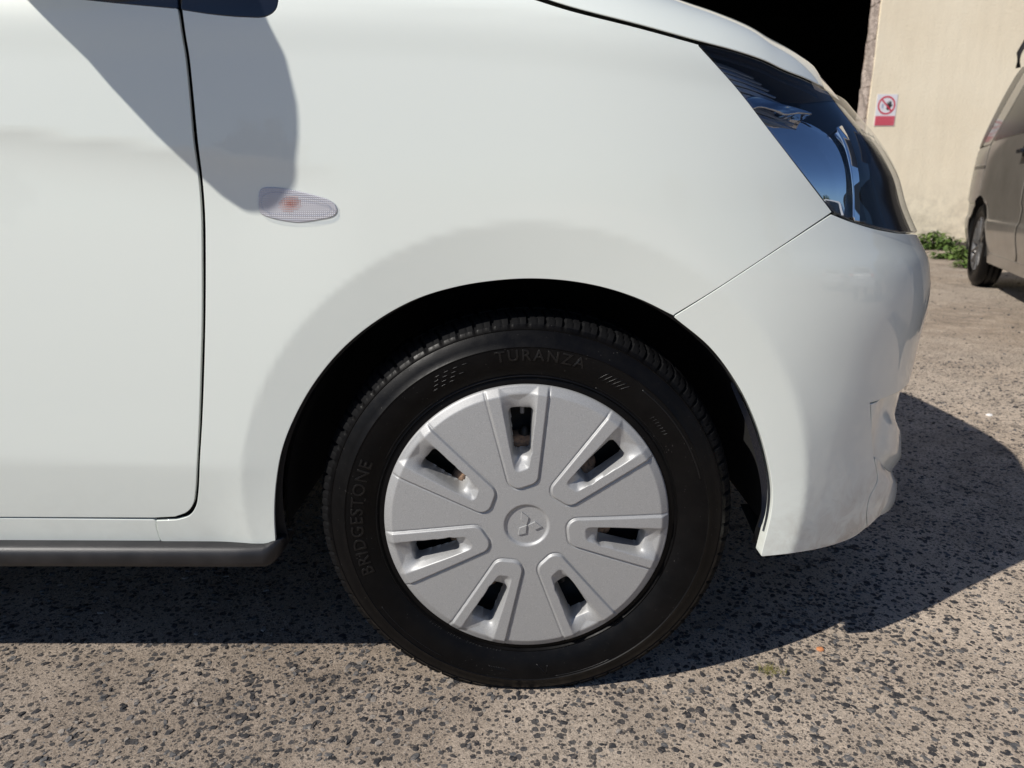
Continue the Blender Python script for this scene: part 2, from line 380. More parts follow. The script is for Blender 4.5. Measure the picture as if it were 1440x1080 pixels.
# stones set in the tarmac, real little faceted caps
def stones(name, mats, n, region, smin, smax, hk, clump=None):
    x0, x1, y0, y1 = region; V = []; Fc = []; MI = []
    xs = RNG.uniform(x0, x1, n * 3); ys = y0 + (y1 - y0) * RNG.uniform(0, 1, n * 3) ** 1.5
    dens = .5 + .5 * np.sin(xs * 5.1 + 2 * np.sin(ys * 3.7)) * np.sin(ys * 6.3 + 1.4 * np.sin(xs * 4.1))
    ok = RNG.uniform(0, 1, n * 3) < .12 + .88 * dens ** 1.5; xs, ys = xs[ok][:n], ys[ok][:n]
    for x, y in zip(xs, ys):
        s = smin + (smax - smin) * RNG.uniform() ** 2.6; k = RNG.integers(5, 8); a0 = RNG.uniform(0, 6.3); el = RNG.uniform(.38, .9); rt = RNG.normal() * .8 + .4 * math.sin(x * 4 + y * 3)
        an = a0 + np.sort(RNG.uniform(-.42, .42, k) + np.arange(k) * 2 * math.pi / k); rr = s * RNG.uniform(.7, 1.1, k)
        px, py = rr * np.cos(an), rr * np.sin(an) * el; c_, s_ = math.cos(rt), math.sin(rt); px, py = px * c_ - py * s_, px * s_ + py * c_
        h = s * hk * RNG.uniform(.5, 1.4); g = float(groundz(x, y)); b = len(V); tx, ty = RNG.uniform(-.12, .12, 2)
        for i in range(k): V.append((x + px[i], y + py[i], g - .0006))
        for i in range(k): V.append((x + px[i] * .80, y + py[i] * .82, g + h + px[i] * tx + py[i] * ty))
        V.append((x + RNG.uniform(-.2, .2) * s, y, g + h * 1.15)); mi = RNG.choice(len(mats), p=[.60, .30, .10] if len(mats) == 3 else None)
        for i in range(k):
            j = (i + 1) % k; Fc += [(b + i, b + j, b + k + j, b + k + i), (b + k + i, b + k + j, b + 2 * k)]; MI += [mi, mi]
    o = mesh(name, V, Fc, mats[0], kind='stuff'); [o.data.materials.append(q) for q in mats[1:]]
    o.data.polygons.foreach_set('material_index', MI); return o
def stone_mat(name, c):
    m = mat(name, c, .75); v = coords(m)
    cc = ramp(m, noise(m, v, 260, 5, .7), [(.3, tuple(x * .55 for x in c)), (.7, tuple(min(1, x * 1.5) for x in c))])
    lk(m, mixc(m, ramp(m, noise(m, v, 130, 6, .75), [(.52, 0.), (.74, .65)]), cc, (.38, .30, .235)), bsdf(m).inputs['Base Color'])
    lk(m, bump(m, noise(m, v, 800, 3), .5, .0006), bsdf(m).inputs['Normal']); return m
st_m = [stone_mat('dark_basalt_stone', (.028, .028, .031)), stone_mat('grey_stone', (.10, .098, .098)), stone_mat('pale_stone', (.26, .23, .20))]
tag(stones('embedded_stones', st_m, 40000, (-1.25, 2.1, .62, 3.0), .0008, .0084, .20), 'small dark and pale stones bedded in the worn tarmac', 'stones')
tag(stones('loose_grit', st_m, 5000, (-1., 5.5, 1.9, 7.5), .003, .010, .45), 'loose pale grit scattered over the yard beyond the car', 'grit')

wall_m = mat('cream_render', (.62, .54, .41), .9)
v = coords(wall_m)
w1 = noise(wall_m, v, 1.1, 5, .6); vs = coords(wall_m, (6, 6, .7)); w2 = noise(wall_m, vs, 1.6, 5, .6)
wc = ramp(wall_m, w1, [(.3, (.86, .75, .56)), (.7, (.93, .83, .64))]); wc = mixc(wall_m, .5, wc, ramp(wall_m, w2, [(.3, .93), (.6, 1.03)]), 'MULTIPLY')
wz = nd(wall_m, 'ShaderNodeSeparateXYZ'); lk(wall_m, v, wz.inputs[0])
dirt_w = math_n(wall_m, 'MULTIPLY', ramp(wall_m, wz.outputs[2], [(.0, .9), (.9, 0.)]), ramp(wall_m, noise(wall_m, v, 7, 6, .7), [(.4, 0.), (.7, 1.)]))
wc = mixc(wall_m, dirt_w, wc, (.36, .30, .22)); lk(wall_m, wc, bsdf(wall_m).inputs['Base Color'])
lk(wall_m, bump(wall_m, noise(wall_m, v, 30, 6, .7), .5, .012), bsdf(wall_m).inputs['Normal'])
jamb_m = mat('rough_stone_jamb', (.30, .22, .19), .95); v = coords(jamb_m)
lk(jamb_m, ramp(jamb_m, noise(jamb_m, v, 14, 6, .7), [(.3, (.30, .24, .21)), (.7, (.58, .49, .42))]), bsdf(jamb_m).inputs['Base Color'])
lk(jamb_m, bump(jamb_m, noise(jamb_m, v, 30, 5), 1., .03), bsdf(jamb_m).inputs['Normal'])
dark_in = mat('shade_dark_interior', (.012, .012, .013), .95)  # near-black colour stands in for the deep shade inside the doorway
YW = 9.67; XJ = 4.56
bld = empty('workshop_building', (XJ, YW, 0), label='cream rendered workshop with a black open doorway behind the white car', cat='building')
def wallbox(name, x0, x1, y0, y1, z0, z1, m, bev=0):
    bm = bmesh.new(); box(bm, ((x0+x1)/2, (y0+y1)/2, (z0+z1)/2), (x1-x0, y1-y0, z1-z0)); return bm_obj(name, bm, m, bld, bev=bev)
wallbox('wall', XJ, 24, YW, YW + .28, .0, 6.2, wall_m)
wallbox('wall', -14, -3.2, YW, YW + .28, .0, 6.2, wall_m)
wallbox('wall', -3.2, XJ, YW, YW + .28, 4.6, 6.2, wall_m)
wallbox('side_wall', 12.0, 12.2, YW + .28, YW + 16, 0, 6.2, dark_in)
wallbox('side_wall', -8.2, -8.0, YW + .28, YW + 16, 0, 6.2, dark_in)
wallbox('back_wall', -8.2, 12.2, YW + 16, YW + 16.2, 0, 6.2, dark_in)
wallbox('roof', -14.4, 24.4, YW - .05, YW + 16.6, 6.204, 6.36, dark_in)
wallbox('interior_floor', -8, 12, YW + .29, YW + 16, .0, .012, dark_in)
# rough stone edge of the doorway: irregular blocks one above the other
z = 0.0
while z < 4.6:
    h = random.uniform(.3, .6); h = min(h, 4.6 - z); bm = bmesh.new()
    p = random.uniform(.008, .018); box(bm, (XJ - p / 2 - .001, YW + .15, z + h / 2), (p, .24 + random.uniform(-.02, .03), h - .008))
    bmesh.ops.subdivide_edges(bm, edges=bm.edges[:], cuts=2, use_grid_fill=True)
    for q in bm.verts:
        if q.co.x < XJ - p * .5: q.co += Vector((random.uniform(-.012, .012), random.uniform(-.012, .012), random.uniform(-.006, .006)))
    bm_obj('jamb_stone', bm, jamb_m, bld); z += h
kick = mat('dark_base_course', (.10, .085, .07), .95)
wallbox('base_course', XJ + .001, 24, YW - .025, YW - .002, .0, .055, kick)

# warning sign on the wall
white_s = mat('sign_white', (.78, .77, .80), .5); red_s = mat('sign_red', (.62, .05, .09), .5); pink_s = mat('sign_faded_red', (.66, .13, .17), .5); blk_s = mat('sign_black', (.03, .03, .03), .6)
SX, SZ = 4.775, 1.715; SY = YW - .004
sign = empty('warning_sign', (SX, YW, 1.5), label='small white and red prohibition sign screwed to the cream wall', cat='sign')
def splate(name, pts, y, m, th=.002):
    bm = bmesh.new(); f = bm.faces.new([bm.verts.new((SX + a, y, SZ + b)) for a, b in pts]); ex = bmesh.ops.extrude_face_region(bm, geom=[f])
    bmesh.ops.translate(bm, verts=[g for g in ex['geom'] if isinstance(g, bmesh.types.BMVert)], vec=(0, th, 0)); return bm_obj(name, bm, m, sign)
splate('panel', [(-.13, -.19), (.13, -.19), (.13, .19), (-.13, .19)], SY - .002, white_s, .005)
splate('red_band', [(-.125, -.185), (.125, -.185), (.125, -.07), (-.125, -.07)], SY - .004, pink_s, .0019)
bm = bmesh.new(); vo = []; vi = []
for t in np.linspace(0, 2 * math.pi, 48, endpoint=False):
    vo.append(bm.verts.new((SX + .112 * math.cos(t), SY - .004, SZ + .058 + .112 * math.sin(t)))); vi.append(bm.verts.new((SX + .092 * math.cos(t), SY - .004, SZ + .058 + .092 * math.sin(t))))
for i in range(48): bm.faces.new((vo[i], vo[(i+1) % 48], vi[(i+1) % 48], vi[i]))
bm_obj('red_ring', bm, red_s, sign)
splate('slash', [(-.075, .122), (-.062, .135), (.076, -.006), (.063, -.019)], SY - .0065, red_s, .001)
hand = [(-.012, .012), (-.006, -.004), (.014, -.012), (.034, -.002), (.046, .03), (.066, .046), (.062, .056), (.046, .050), (.050, .088), (.042, .091), (.035, .060), (.034, .102), (.026, .103), (.023, .062), (.015, .098), (.007, .096), (.010, .058), (-.004, .084), (-.011, .079), (.000, .040)]
splate('hand_symbol', [(a + .012, b + .012) for a, b in hand], SY - .0045, blk_s, .001)
splate('figure_symbol', [(-.060, .022), (-.040, .022), (-.037, .060), (-.044, .078), (-.056, .078), (-.063, .060)], SY - .0045, mat('sign_grey_blue', (.42, .45, .56), .6), .001)
for k in range(4):       # lines of print, too small to read
    splate('print_line', [(-.11, -.094 - k * .024), (.11 - .03 * (k % 2), -.094 - k * .024), (.11 - .03 * (k % 2), -.101 - k * .024), (-.11, -.101 - k * .024)], SY - .0052, red_s, .0009)

# ------------------------------------------------------------------ WHITE CAR
XW, ZW, ZF, RF = .02, .274, .285, .386
def car_drop(X, z): return .16 * np.clip(X + .25, 0, 9) ** 2 * np.clip((z - .6) / .25, 0, 1)
def car_disp(X, Y, z, c):
    r = np.hypot(X - XW, z - ZF); fm = sstep(.55, .95, c)
    w = np.exp(-1.5 * softramp(r - RF, .007) / .06)
    pull = -.22 * np.clip(Y - .873, 0, .06) * w * sstep(.05, .25, X)
    cham = .135 * softramp(RF - r, .006)
    dm = sstep(-.17, -.34, X); zc = .750 - .112 * (X + .39); qd = np.clip((zc + .004 - z) / .055, 0, 9)
    scal = .0042 * softramp(qd, .12) * np.exp(1 - qd) * dm
    lowc = .105 * softramp(.366 + .10 * (X + .64) * -0.35 - z, .012) * sstep(-.28, -.42, X)
    # soft lengthwise fold on the bumper corner
    fold = .0 * sstep(.47, .53, X) * sstep(.56, .40, z)
    return (pull + cham + scal + lowc) * fm + fold * c
XN = herm([.05, .10, .14, .18, .24, .34, .45, .57, .605, .635, .68, .73, .775, .82, .86, .92, 1.0],
          [.69, .709, .724, .742, .747, .734, .741, .746, .735, .713, .683, .658, .620, .566, .525, .44, .30])
YS = herm([.05, .14, .20, .27, .36, .45, .6, .75, .85, .90, .915, .93, .945, .96, .975, 1.0],
          [.905, .897, .889, .882, .876, .8735, .872, .8725, .8745, .8765, .880, .889, .906, .931, .962, 1.03])
YC = 1.72
car = Body(XN, YS, YC, 0., 3.2, car_drop, car_disp, dz=.012)
HR = R(90)
def X_(X, z): return (X / float(XN(z)), z + .012)          # surface point for X<=0
CAR = empty('white_hatchback', (-1.2, YC, 0), label='white hatchback car seen close at its front wheel, parked on tarmac', cat='car')
arch = [(387, 769), (385, 720), (388, 675), (396, 632), (412, 590), (440, 540), (480, 491), (530, 450), (585, 420), (640, 403), (695, 394), (750, 391), (805, 395), (855, 405), (902, 421), (947, 443)]
arch2 = [(949, 446), (1000, 489), (1040, 544), (1065, 597), (1080, 647), (1087, 690), (1085, 722), (1071, 781)]
headl = [(982, 65), (1003, 88), (1040, 130), (1080, 182), (1130, 247), (1169, 298)]
# door
door_r = [(250, 13), (255.5, 50), (260.5, 80), (266, 133), (272, 200), (279.5, 253), (283, 300), (284, 360), (284, 450), (282, 530), (280, 593), (277.5, 643), (275, 690), (272, 708), (264, 719), (247, 726)]
door_r = [(x - .9, y) for x, y in door_r]
zt = .965
door = outline(car, [('p', door_r), ('p', [(217, 727.5), (0, 726.5), (-300, 725.5), (-560, 725.5)]), ('s', [X_(-1.42, .31), X_(-1.50, .45), X_(-1.52, .7), X_(-1.50, zt)]), ('s', [X_(-.80, zt)]*1 + [X_(-.72, .955)]), ('p', [(70, -6), (160, 4), (247, 12.5)])])
# (the two-point segments are straight)
def hoodside(pts): return pts
fender = outline(car, [('p', [(257, 14), (262, 50), (267, 80), (272.5, 133), (279, 200), (285.5, 253), (289, 300), (290, 360), (289.5, 450), (287.5, 530), (285, 593), (282, 643), (279.5, 694), (276, 713), (266.5, 726), (248, 732)]),
    ('p', [(220, 733), (223, 748), (229, 765)]), ('p', [(300, 767.5), (386, 769)]), ('p', arch), ('p', [(949, 441), (1000, 410), (1090, 351), (1166, 300)]), ('p', headl[::-1]),
    ('p', [(982, 63.5), (900, 41), (800, 15.5), (742, -3)]), ('s', [(X_(-.10, .9535)), X_(-.45, .955)]), ('p', [(393, -62), (393, -10), (388.5, 14), (374, 23.8), (345, 24.5), (300, 20.8), (258, 14.5)])])
panel('front_door', car, door, paint, CAR, step=.011)
panel('fender', car, fender, paint, CAR, step=.009)
# black triangles at the pillar foot
panel('pillar_trim', car, outline(car, [('p', [(258, 13), (300, 19.2), (345, 22.8), (373, 22), (386, 13), (390.5, -10), (390.5, -60)]), ('p', [(256, -60), (256.5, 12)])]), black_gloss, CAR, off=.0005, r=.002)
panel('mirror_base_trim', car, outline(car, [('p', [(76, -6.5), (160, 2.8), (249, 11)]), ('p', [(249, -60), (60, -60)])]), black_gloss, CAR, off=.0005, r=.002)
# bumper
corner = [(1223, 566), (1225, 600), (1228, 640), (1233, 676), (1222, 700), (1218, 722), (1219, 741)]
cs = car.unproj(catmull(corner, 5))
upl = car.unproj(catmull([(1223, 566), (1238, 561.5), (1252, 555.5), (1262, 551)], 5)); ue = upl[-1]
print('upl', upl[0], ue)
zb_top = .640
hl_bot = car.unproj(catmull([(1171, 303), (1186, 309), (1200, 314), (1230, 323), (1262, 329)], 6))
qe = hl_bot[-1]
bl = [(947.5, 449)]
jt = car.unproj(catmull([(950, 444.5), (1001, 412.5), (1091, 353.5), (1169, 302.5)], 6))
half_top = np.vstack([hl_bot, catmull([qe, (qe[0] + .12, qe[1] - .006), (1.2, .632), (1.4, .630), (HR, .630)], .01)[1:]])
half_bot = np.vstack([catmull([(HR, ue[1] - .004), (1.2, ue[1] - .004), tuple(ue)], .01)[:-1], upl[::-1], cs[1:]])
bot_edge = car.unproj(catmull([(1219, 741), (1200, 755), (1160, 769), (1110, 778), (1072, 782)], 6))
ar2 = car.unproj(catmull(arch2, 6))[::-1]
mir = lambda a: np.stack([math.pi - a[:, 0], a[:, 1]], 1)
near = np.vstack([half_bot, bot_edge, ar2, jt, half_top])
bumper_poly = np.vstack([near[:-1], half_top[-1:], mir(near)[::-1][1:-1]])
def dedupe(P):
    k = [0]
    for i in range(1, len(P)):
        if np.linalg.norm(P[i] - P[k[-1]]) > .0012: k.append(i)
    return P[k]
panel('front_bumper', car, dedupe(bumper_poly), paint, CAR, step=.010, depth=.02)
qc = float(cs[:, 0].mean())
print('corner q', cs[:, 0].min(), cs[:, 0].max(), 'z', cs[:, 1].min(), cs[:, 1].max(), 'hl end', qe)
# lower lip and fog lamp surround, black lower grille
zl = float(cs[3 * len(cs) // 5, 1])
def lipoff(W): return -.008 + .030 * np.sin(np.clip((W[:, 1] - .11) / .13, 0, 1) * math.pi) * sstep(.84, .98, np.where(W[:, 0] > math.pi / 2, math.pi - W[:, 0], W[:, 0]))
k4 = int(len(cs) * .44); seam = np.array([.0045, 0.])
lb = car.unproj(catmull([(1220, 741), (1228, 733.5), (1236, 725)], 4)); le = lb[-1]; print('lip bottom', lb[0], le)
lipb = np.vstack([catmull([(HR, .135), (1.25, .137), (le[0] + .14, max(.14, le[1] - .02)), tuple(le)], .01)[:-1], lb[::-1]])
lip = catmull([tuple(cs[k4] + seam), (.84, .268), (.95, .246), (1.15, .234), (HR, .228)], .01)
foldq = lambda q: np.where(q > HR, math.pi - q, q)
def zeta(W): return W[:, 1] + .35 * (np.minimum(foldq(W[:, 0]), .93) - .9)
def lipoff(W): return (-.010 * sstep(.226, .256, zeta(W)) + .004 * np.exp(-((zeta(W) - .20) / .03) ** 2)) * sstep(.70, .80, foldq(W[:, 0]))
liph = np.vstack([lipb, cs[k4:-1][::-1] + seam, lip[1:]]); panel('bumper_lip', car, dedupe(np.vstack([liph, mir(liph)[::-1][1:-1]])), paint, CAR, off=lipoff, r=.0008, depth=.012, step=.008)
def podoff(W):
    q = foldq(W[:, 0]); zt_ = zeta(W); return -.010 * sstep(.66, .74, q) + .012 * np.exp(-((q - .88) / .16) ** 4) * sstep(.248, .285, zt_) * sstep(.352, .318, zt_) * sstep(.68, .76, q)
ga = np.array([0., .0035])
for f_ in (lambda a: a, mir):
    top_ = np.vstack([upl - [0, .004], catmull([tuple(ue - [0, .004]), (1.26, ue[1] - .008)], .01)[1:]])
    low_ = catmull([(1.26, .232 + .003), (1.1, .2395), (.95, .2495), (.84, .2715), tuple(cs[k4] + seam + ga)], .01)
    panel('fog_lamp_surround', car, dedupe(f_(np.vstack([top_ + [.003, 0], low_, cs[1:k4][::-1] + seam]))), paint, CAR, off=podoff, r=.0008, step=.008, depth=.012)
panel('lower_grille', car, np.vstack([catmull([(1.28, .21), (math.pi - 1.28, .21)], .02), catmull([(math.pi - 1.28, .36), (1.28, .36)], .02)]), plastic, CAR, off=-.02)
# headlight: lens, bezel, reflector, louvres
lens_l = [(985, 66), (1007, 89), (1044, 131), (1084, 183), (1134, 247), (1172, 296)]
lens_b = [(1175, 298), (1190, 305), (1205, 311), (1232, 319), (1262, 325)]
LB = car.unproj(catmull(lens_b, 6)); LL = car.unproj(catmull(lens_l, 6)); LT = car.unproj(catmull([(987, 66), (1030, 76.5), (1070, 90), (1100, 104), (1130, 115.5), (1154, 127.5)], 6))
print('lens top end', LT[-1], 'bottom end', LB[-1])
tq, tz = LT[-1]; bq, bz = LB[-1]
inner = catmull([(bq, bz), (bq + .10, bz - .003), (1.16, .640)], .01)[1:]
inner2 = catmull([(1.16, .640), (1.13, .70), (1.08, .76), (1.03, tz - .02)], .01)[1:]
top2 = catmull([(1.03, tz - .02), (.98, tz - .012), (tq, tz)], .01)[1:-1]
LENS = dedupe(np.vstack([LL, LB, inner, inner2, top2, LT[::-1][:-1]]))
for side in (0, 1):
    L = LENS if side == 0 else mir(LENS); nm = 'headlight'
    qf = (lambda q: np.where(q > HR, math.pi - q, q))
    boff = lambda W: -.050 + .045 * sstep(.58, .78, qf(W[:, 0]))
    hl = panel(nm, car, L, lampblack, CAR, off=boff, hem=False, step=.008)
    c = L.mean(0); inset = lambda k: c + (L - c) * k
    l2 = panel('lens', car, inset(.997), glass_m, hl, off=.0025, r=.0025, depth=.006, step=.008)
    panel('lens_gasket', car, L, lampblack, hl, off=-.006, hem=True, depth=.040, step=.05) if False else None
    # rim wall between lens and bezel
    a = car.P(L[:, 0], L[:, 1], -.002); b = car.P(L[:, 0], L[:, 1], boff(L) - .001); n_ = len(L)
    mesh('bezel_rim', np.vstack([a, b]), [(i, (i+1) % n_, n_ + (i+1) % n_, n_ + i) for i in range(n_)], black_gap, hl, smooth=True)
    fm = (lambda a: a) if side == 0 else mir
    refl = outline(car, [('p', [(1060, 154), (1075, 146), (1095, 150), (1112, 156), (1135, 153), (1160, 158), (1180, 172), (1192, 195), (1199, 225), (1201, 262), (1199, 300)]), ('p', [(1190, 300), (1172, 288), (1134, 242), (1090, 184), (1062, 158)])])
    def roff(W): return -.011 - 1.7 * (W[:, 1] - .722) ** 2 + .0006 * np.sin(W[:, 1] * 260 + 3 * np.sin(W[:, 0] * 50)) * sstep(.79, .82, W[:, 1])
    panel('reflector', car, fm(refl), chrome, hl, off=roff, r=.003, depth=.03, step=.008)
    bowl = outline(car, [('p', [(1207, 200), (1222, 215), (1236, 245), (1243, 280), (1244, 305)]), ('p', [(1225, 305), (1207, 302), (1205, 262), (1204, 220)])])
    panel('reflector', car, fm(bowl), lampblack, hl, off=-.022, r=.003, depth=.02)
    for k in range(9):
        t = k / 8.; x0, y0 = 1003 + 54 * t, 80 + 70 * t; x1 = x0 + 74 + 16 * math.sin(2.6 * t); y1 = y0 + 19 + 3 * t
        lv = outline(car, [('p', [(x0, y0), ((x0+x1)/2, (y0+y1)/2 - 2.2), (x1, y1)]), ('p', [(x1 - 1, y1 + .9), ((x0+x1)/2, (y0+y1)/2 + 1.2), (x0 + 2, y0 + 4.0)])])
        panel('louvre', car, fm(lv), louvre_m, hl, off=(lambda W, k=k: -.009 - .012 * sstep(.36, .60, qf(W[:, 0]))), r=.0012, depth=.022, step=.012)
    wv = outline(car, [('p', [(1046, 139), (1070, 133), (1098, 140), (1124, 146), (1150, 153)]), ('p', [(1132, 152), (1112, 154.5), (1094, 148), (1075, 144.5), (1058, 152)])])
    panel('upper_reflector', car, fm(wv), wavy, hl, off=-.009, r=.002, depth=.02, step=.006)
    # inner chrome bowl edge and the dark projector ring further round the corner
    rim_ = outline(car, [('p', [(1196, 168), (1210, 196), (1219, 230), (1222, 270), (1221, 308)]), ('p', [(1214, 307), (1214, 268), (1210, 230), (1202, 198), (1190, 172)])])
    panel('reflector_edge', car, fm(rim_), chrome, hl, off=-.012, r=.002, depth=.02, step=.02)
# hood (bonnet)
# loft from its edge across to the other side
he = car.unproj(catmull([(742, -12), (800, 7), (900, 33), (983, 56), (1030, 68.5), (1075, 83.5), (1103, 97), (1132, 108.5), (1157, 121)], 8))
hs = he[he[:, 0] > LT[0, 0] - .002]
for f_ in (lambda a: a, mir):
    panel('lamp_top_seal', car, dedupe(f_(np.vstack([LT - [0, .006], hs[::-1] + [0, .016]]))), black_gap, CAR, off=-.007, hem=False, step=.01)
pre = catmull([X_(-.45, .9615), X_(-.25, .9612), tuple(he[0])], .02)[:-1]
EQ = np.vstack([pre, he]); E3 = car.P(EQ[:, 0], EQ[:, 1])
E3 = np.vstack([E3, catmull([tuple(E3[-1]), (.583, 1.34, .860), (.622, 1.46, .850), (.640, 1.60, .842), (.645, YC, .838)], .02)[1:]])
HN = 40; hp = np.zeros((len(E3), 2 * HN + 1, 3)); 
L_ = np.concatenate([[0], np.cumsum(np.linalg.norm(np.diff(E3, axis=0), axis=1))]); L_ /= L_[-1]
xe = E3[:, 0]; rise = np.interp(xe, [0, .2, .31, .42, .50, .57, .62, .642], [.116, .110, .100, .083, .062, .042, .022, .004])
for i in range(len(E3)):
    for j in range(HN + 1):
        w = (j / HN) ** 2.2; z = E3[i, 2] + rise[i] * (.52 * (1 - math.exp(-w * (YC - E3[i, 1]) / .045)) + .48 * (1 - (1 - w) ** 2.4))
        hp[i, j] = (E3[i, 0] + (.06 if xe[i] < .45 else .06 * (1 - (xe[i] - .45) / .1)) * 0 * w, E3[i, 1] + (YC - E3[i, 1]) * w, z)
        hp[i, 2 * HN - j] = hp[i, j]; hp[i, 2 * HN - j, 1] = 2 * YC - hp[i, j, 1]
ed = hp.copy()
# hem: extra rows turned down
def lower(row, d): q = row.copy(); q[:, 2] -= d; return q
hh = np.concatenate([np.stack([ed[:, 0] + [0, .0015, -.0012]], 1), np.stack([ed[:, 0] + [0, 0.0001, -.0012]], 1), ed, np.stack([ed[:, -1] + [0, -.0001, -.0012]], 1), np.stack([ed[:, -1] + [0, -.0012, -.014]], 1)], 1)
hh = np.concatenate([hh, [lower(hh[-1] + [-.0005, 0, 0], .002)], [lower(hh[-1] + [-.001, 0, 0], .014)]], 0)
gridmesh('bonnet', hh, paint, CAR)
# far side panels, mirrored about the centre plane
panel('front_door', car, mir(door), paint, CAR, step=.05)
panel('fender', car, mir(fender), paint, CAR, step=.03)
# upper grille between the lamps
panel('upper_grille', car, np.vstack([catmull([(1.18, .636), (math.pi - 1.18, .636)], .02), catmull([(math.pi - 1.13, .70), (math.pi - 1.05, tz - .05)], .02), catmull([(math.pi - 1.05, tz - .05), (1.05, tz - .05)], .02), catmull([(1.05, tz - .05), (1.13, .70)], .02)]), black_gloss, CAR, off=-.008)
# sill: painted strip, joint, black trim
sillp = outline(car, [('p', [(217, 732.5), (219, 745), (225.5, 764.5)]), ('p', [(0, 762), (-300, 760), (-640, 760)]), ('p', [(-640, 729.5), (-300, 729.5), (0, 730.5), (214, 732.5)])])
panel('sill', car, sillp, paint, CAR, off=-.001, r=.0015)
def sill_trim(y0):
    bm = bmesh.new(); prof = [(.902, .233), (.888, .231), (.882, .2275), (.8795, .219), (.8795, .209), (.8825, .202), (.890, .1975), (.905, .196), (.93, .196)]
    xs = list(np.linspace(-1.75, -.345, 40)) + [-.338, -.330, -.323, -.318]
    rows = []
    for x in xs:
        t = max(0, (x + .35) / .032); row = []
        for (y, zz) in prof: zz += .010; row.append(bm.verts.new((x, (y + .02 * t * t) if not y0 else 2 * YC - y - .02 * t * t, min(zz + .026 * t ** 2.6, .248) + .002 - .0025 * (x + .35))))
        rows.append(row)
    for a, b in zip(rows, rows[1:]):
        for i in range(len(prof) - 1): bm.faces.new((a[i], b[i], b[i+1], a[i+1]))
    bm.faces.new(rows[-1]); bm_obj('sill_trim', bm, plastic, CAR, smooth=True)
sill_trim(0); sill_trim(1)
# dark inner structure behind the gaps, wheel arch liner, floor
def arcp(r, a0, a1, n=40, x=XW): return [(x + r * math.cos(t), ZW + r * math.sin(t)) for t in np.linspace(a0, a1, n)]
def toq(pts):
    out = []
    for X, z in pts:
        if X <= 0: out.append((X / float(XN(z - .012)), z)); continue
        lo, hi = 0, 1.4
        for _ in range(40):
            md = (lo + hi) / 2
            if float(car.loc(np.array([md]), np.array([z]))[0][0]) < X: lo = md
            else: hi = md
        out.append((lo, z))
    return np.array(out)
a_r = toq(arcp(.337, R(-2), R(186)))
inn = np.vstack([a_r, catmull([tuple(a_r[-1]), X_(-.33, .205)], .02)[1:], catmull([X_(-.36, .205), X_(-1.62, .205)], .03), catmull([X_(-1.62, .22), X_(-1.62, .955)], .03),
    catmull([X_(-1.5, .958), X_(-.2, .958)], .03), he[he[:, 0] < LL[0, 0] - .01][::3] - [0, .012], LL[::2] - [.012, 0], LB - [0, .006], catmull([(.76, .62), (.76, .5), (.6, .30)], .02), ])
for f_ in (lambda a: a, mir):
    panel('inner_structure', car, dedupe(f_(inn)), black_gap, CAR, off=-.018, hem=False, step=.03)
def liner(y0, y1, x, par):
    P = np.array([[(x + r * math.cos(t), y, ZW + r * math.sin(t)) for (y, r) in ((y0, .338), (y0 + .01, .345), (y1, .345), (y1, .05))] for t in np.linspace(R(-4), R(184), 60)])
    gridmesh('wheel_arch_liner', P, liner_m, par)
for x in (XW, XW - 2.45): liner(.925, 1.22, x, CAR); liner(2 * YC - .925, 2 * YC - 1.22, x, CAR)
# plastic strip along the rear face of the bumper arch
e1 = car.unproj(catmull([(1036, 540), (1060, 590), (1076, 640), (1083.5, 690), (1081, 722), (1074, 745)], 6)); A1 = car.P(e1[:, 0], e1[:, 1], -.001)
A2 = A1.copy(); n_ = len(A1); tt = np.linspace(0, 1, n_); w_ = .002 + .006 * np.sin(np.clip(tt * 1.1, 0, 1) * math.pi) ** .6
A2[:, 0] -= w_ * 1.0; A2[:, 1] += .004
gridmesh('arch_edge_strip', np.stack([A1 + [-.0030, .0030, 0], A2 + [-.003, .005, 0]], 1), lampblack, CAR)
for f_ in (lambda a: a, mir):
    panel('bumper_light_block', car, dedupe(f_(np.vstack([catmull([(.45, .22), (.70, .165), (.95, .150), (HR - .01, .150)], .02), catmull([(HR - .01, .37), (.7, .40), (.5, .40)], .02)]))), black_gap, CAR, off=-.030, hem=False, step=.03)  # unseen dark panels added behind the bumper to block light
bq_ = np.vstack([bot_edge[::-1], lipb[::-1][2:]]); bq_ = dedupe(bq_[np.argsort(bq_[:, 0])]); bq_ = np.vstack([bq_, mir(bq_)[::-1]]); Pa = car.P(bq_[:, 0], bq_[:, 1] + .003, -.002); Pb = Pa.copy(); Pb[:, 0] = np.minimum(Pa[:, 0], .50); Pb[:, 1] = np.clip(Pb[:, 1] + .10, 1.02, 2 * YC - 1.02); Pb[:, 2] = .245
gridmesh('underside_light_block', np.stack([Pa, Pb], 1), black_gap, CAR)  # added closing plate that stops sun leaking through the bumper and lip seams
bm = bmesh.new(); box(bm, (-1.62, YC, .225), (2.5, 1.56, .02)); box(bm, (-.1, YC, .26), (1.1, .9, .02)); bm_obj('underbody', bm, black_gap, CAR)
bm = bmesh.new(); box(bm, (-.10, YC, .55), (.9, .9, .6)); bm_obj('engine_bay', bm, black_gap, CAR)
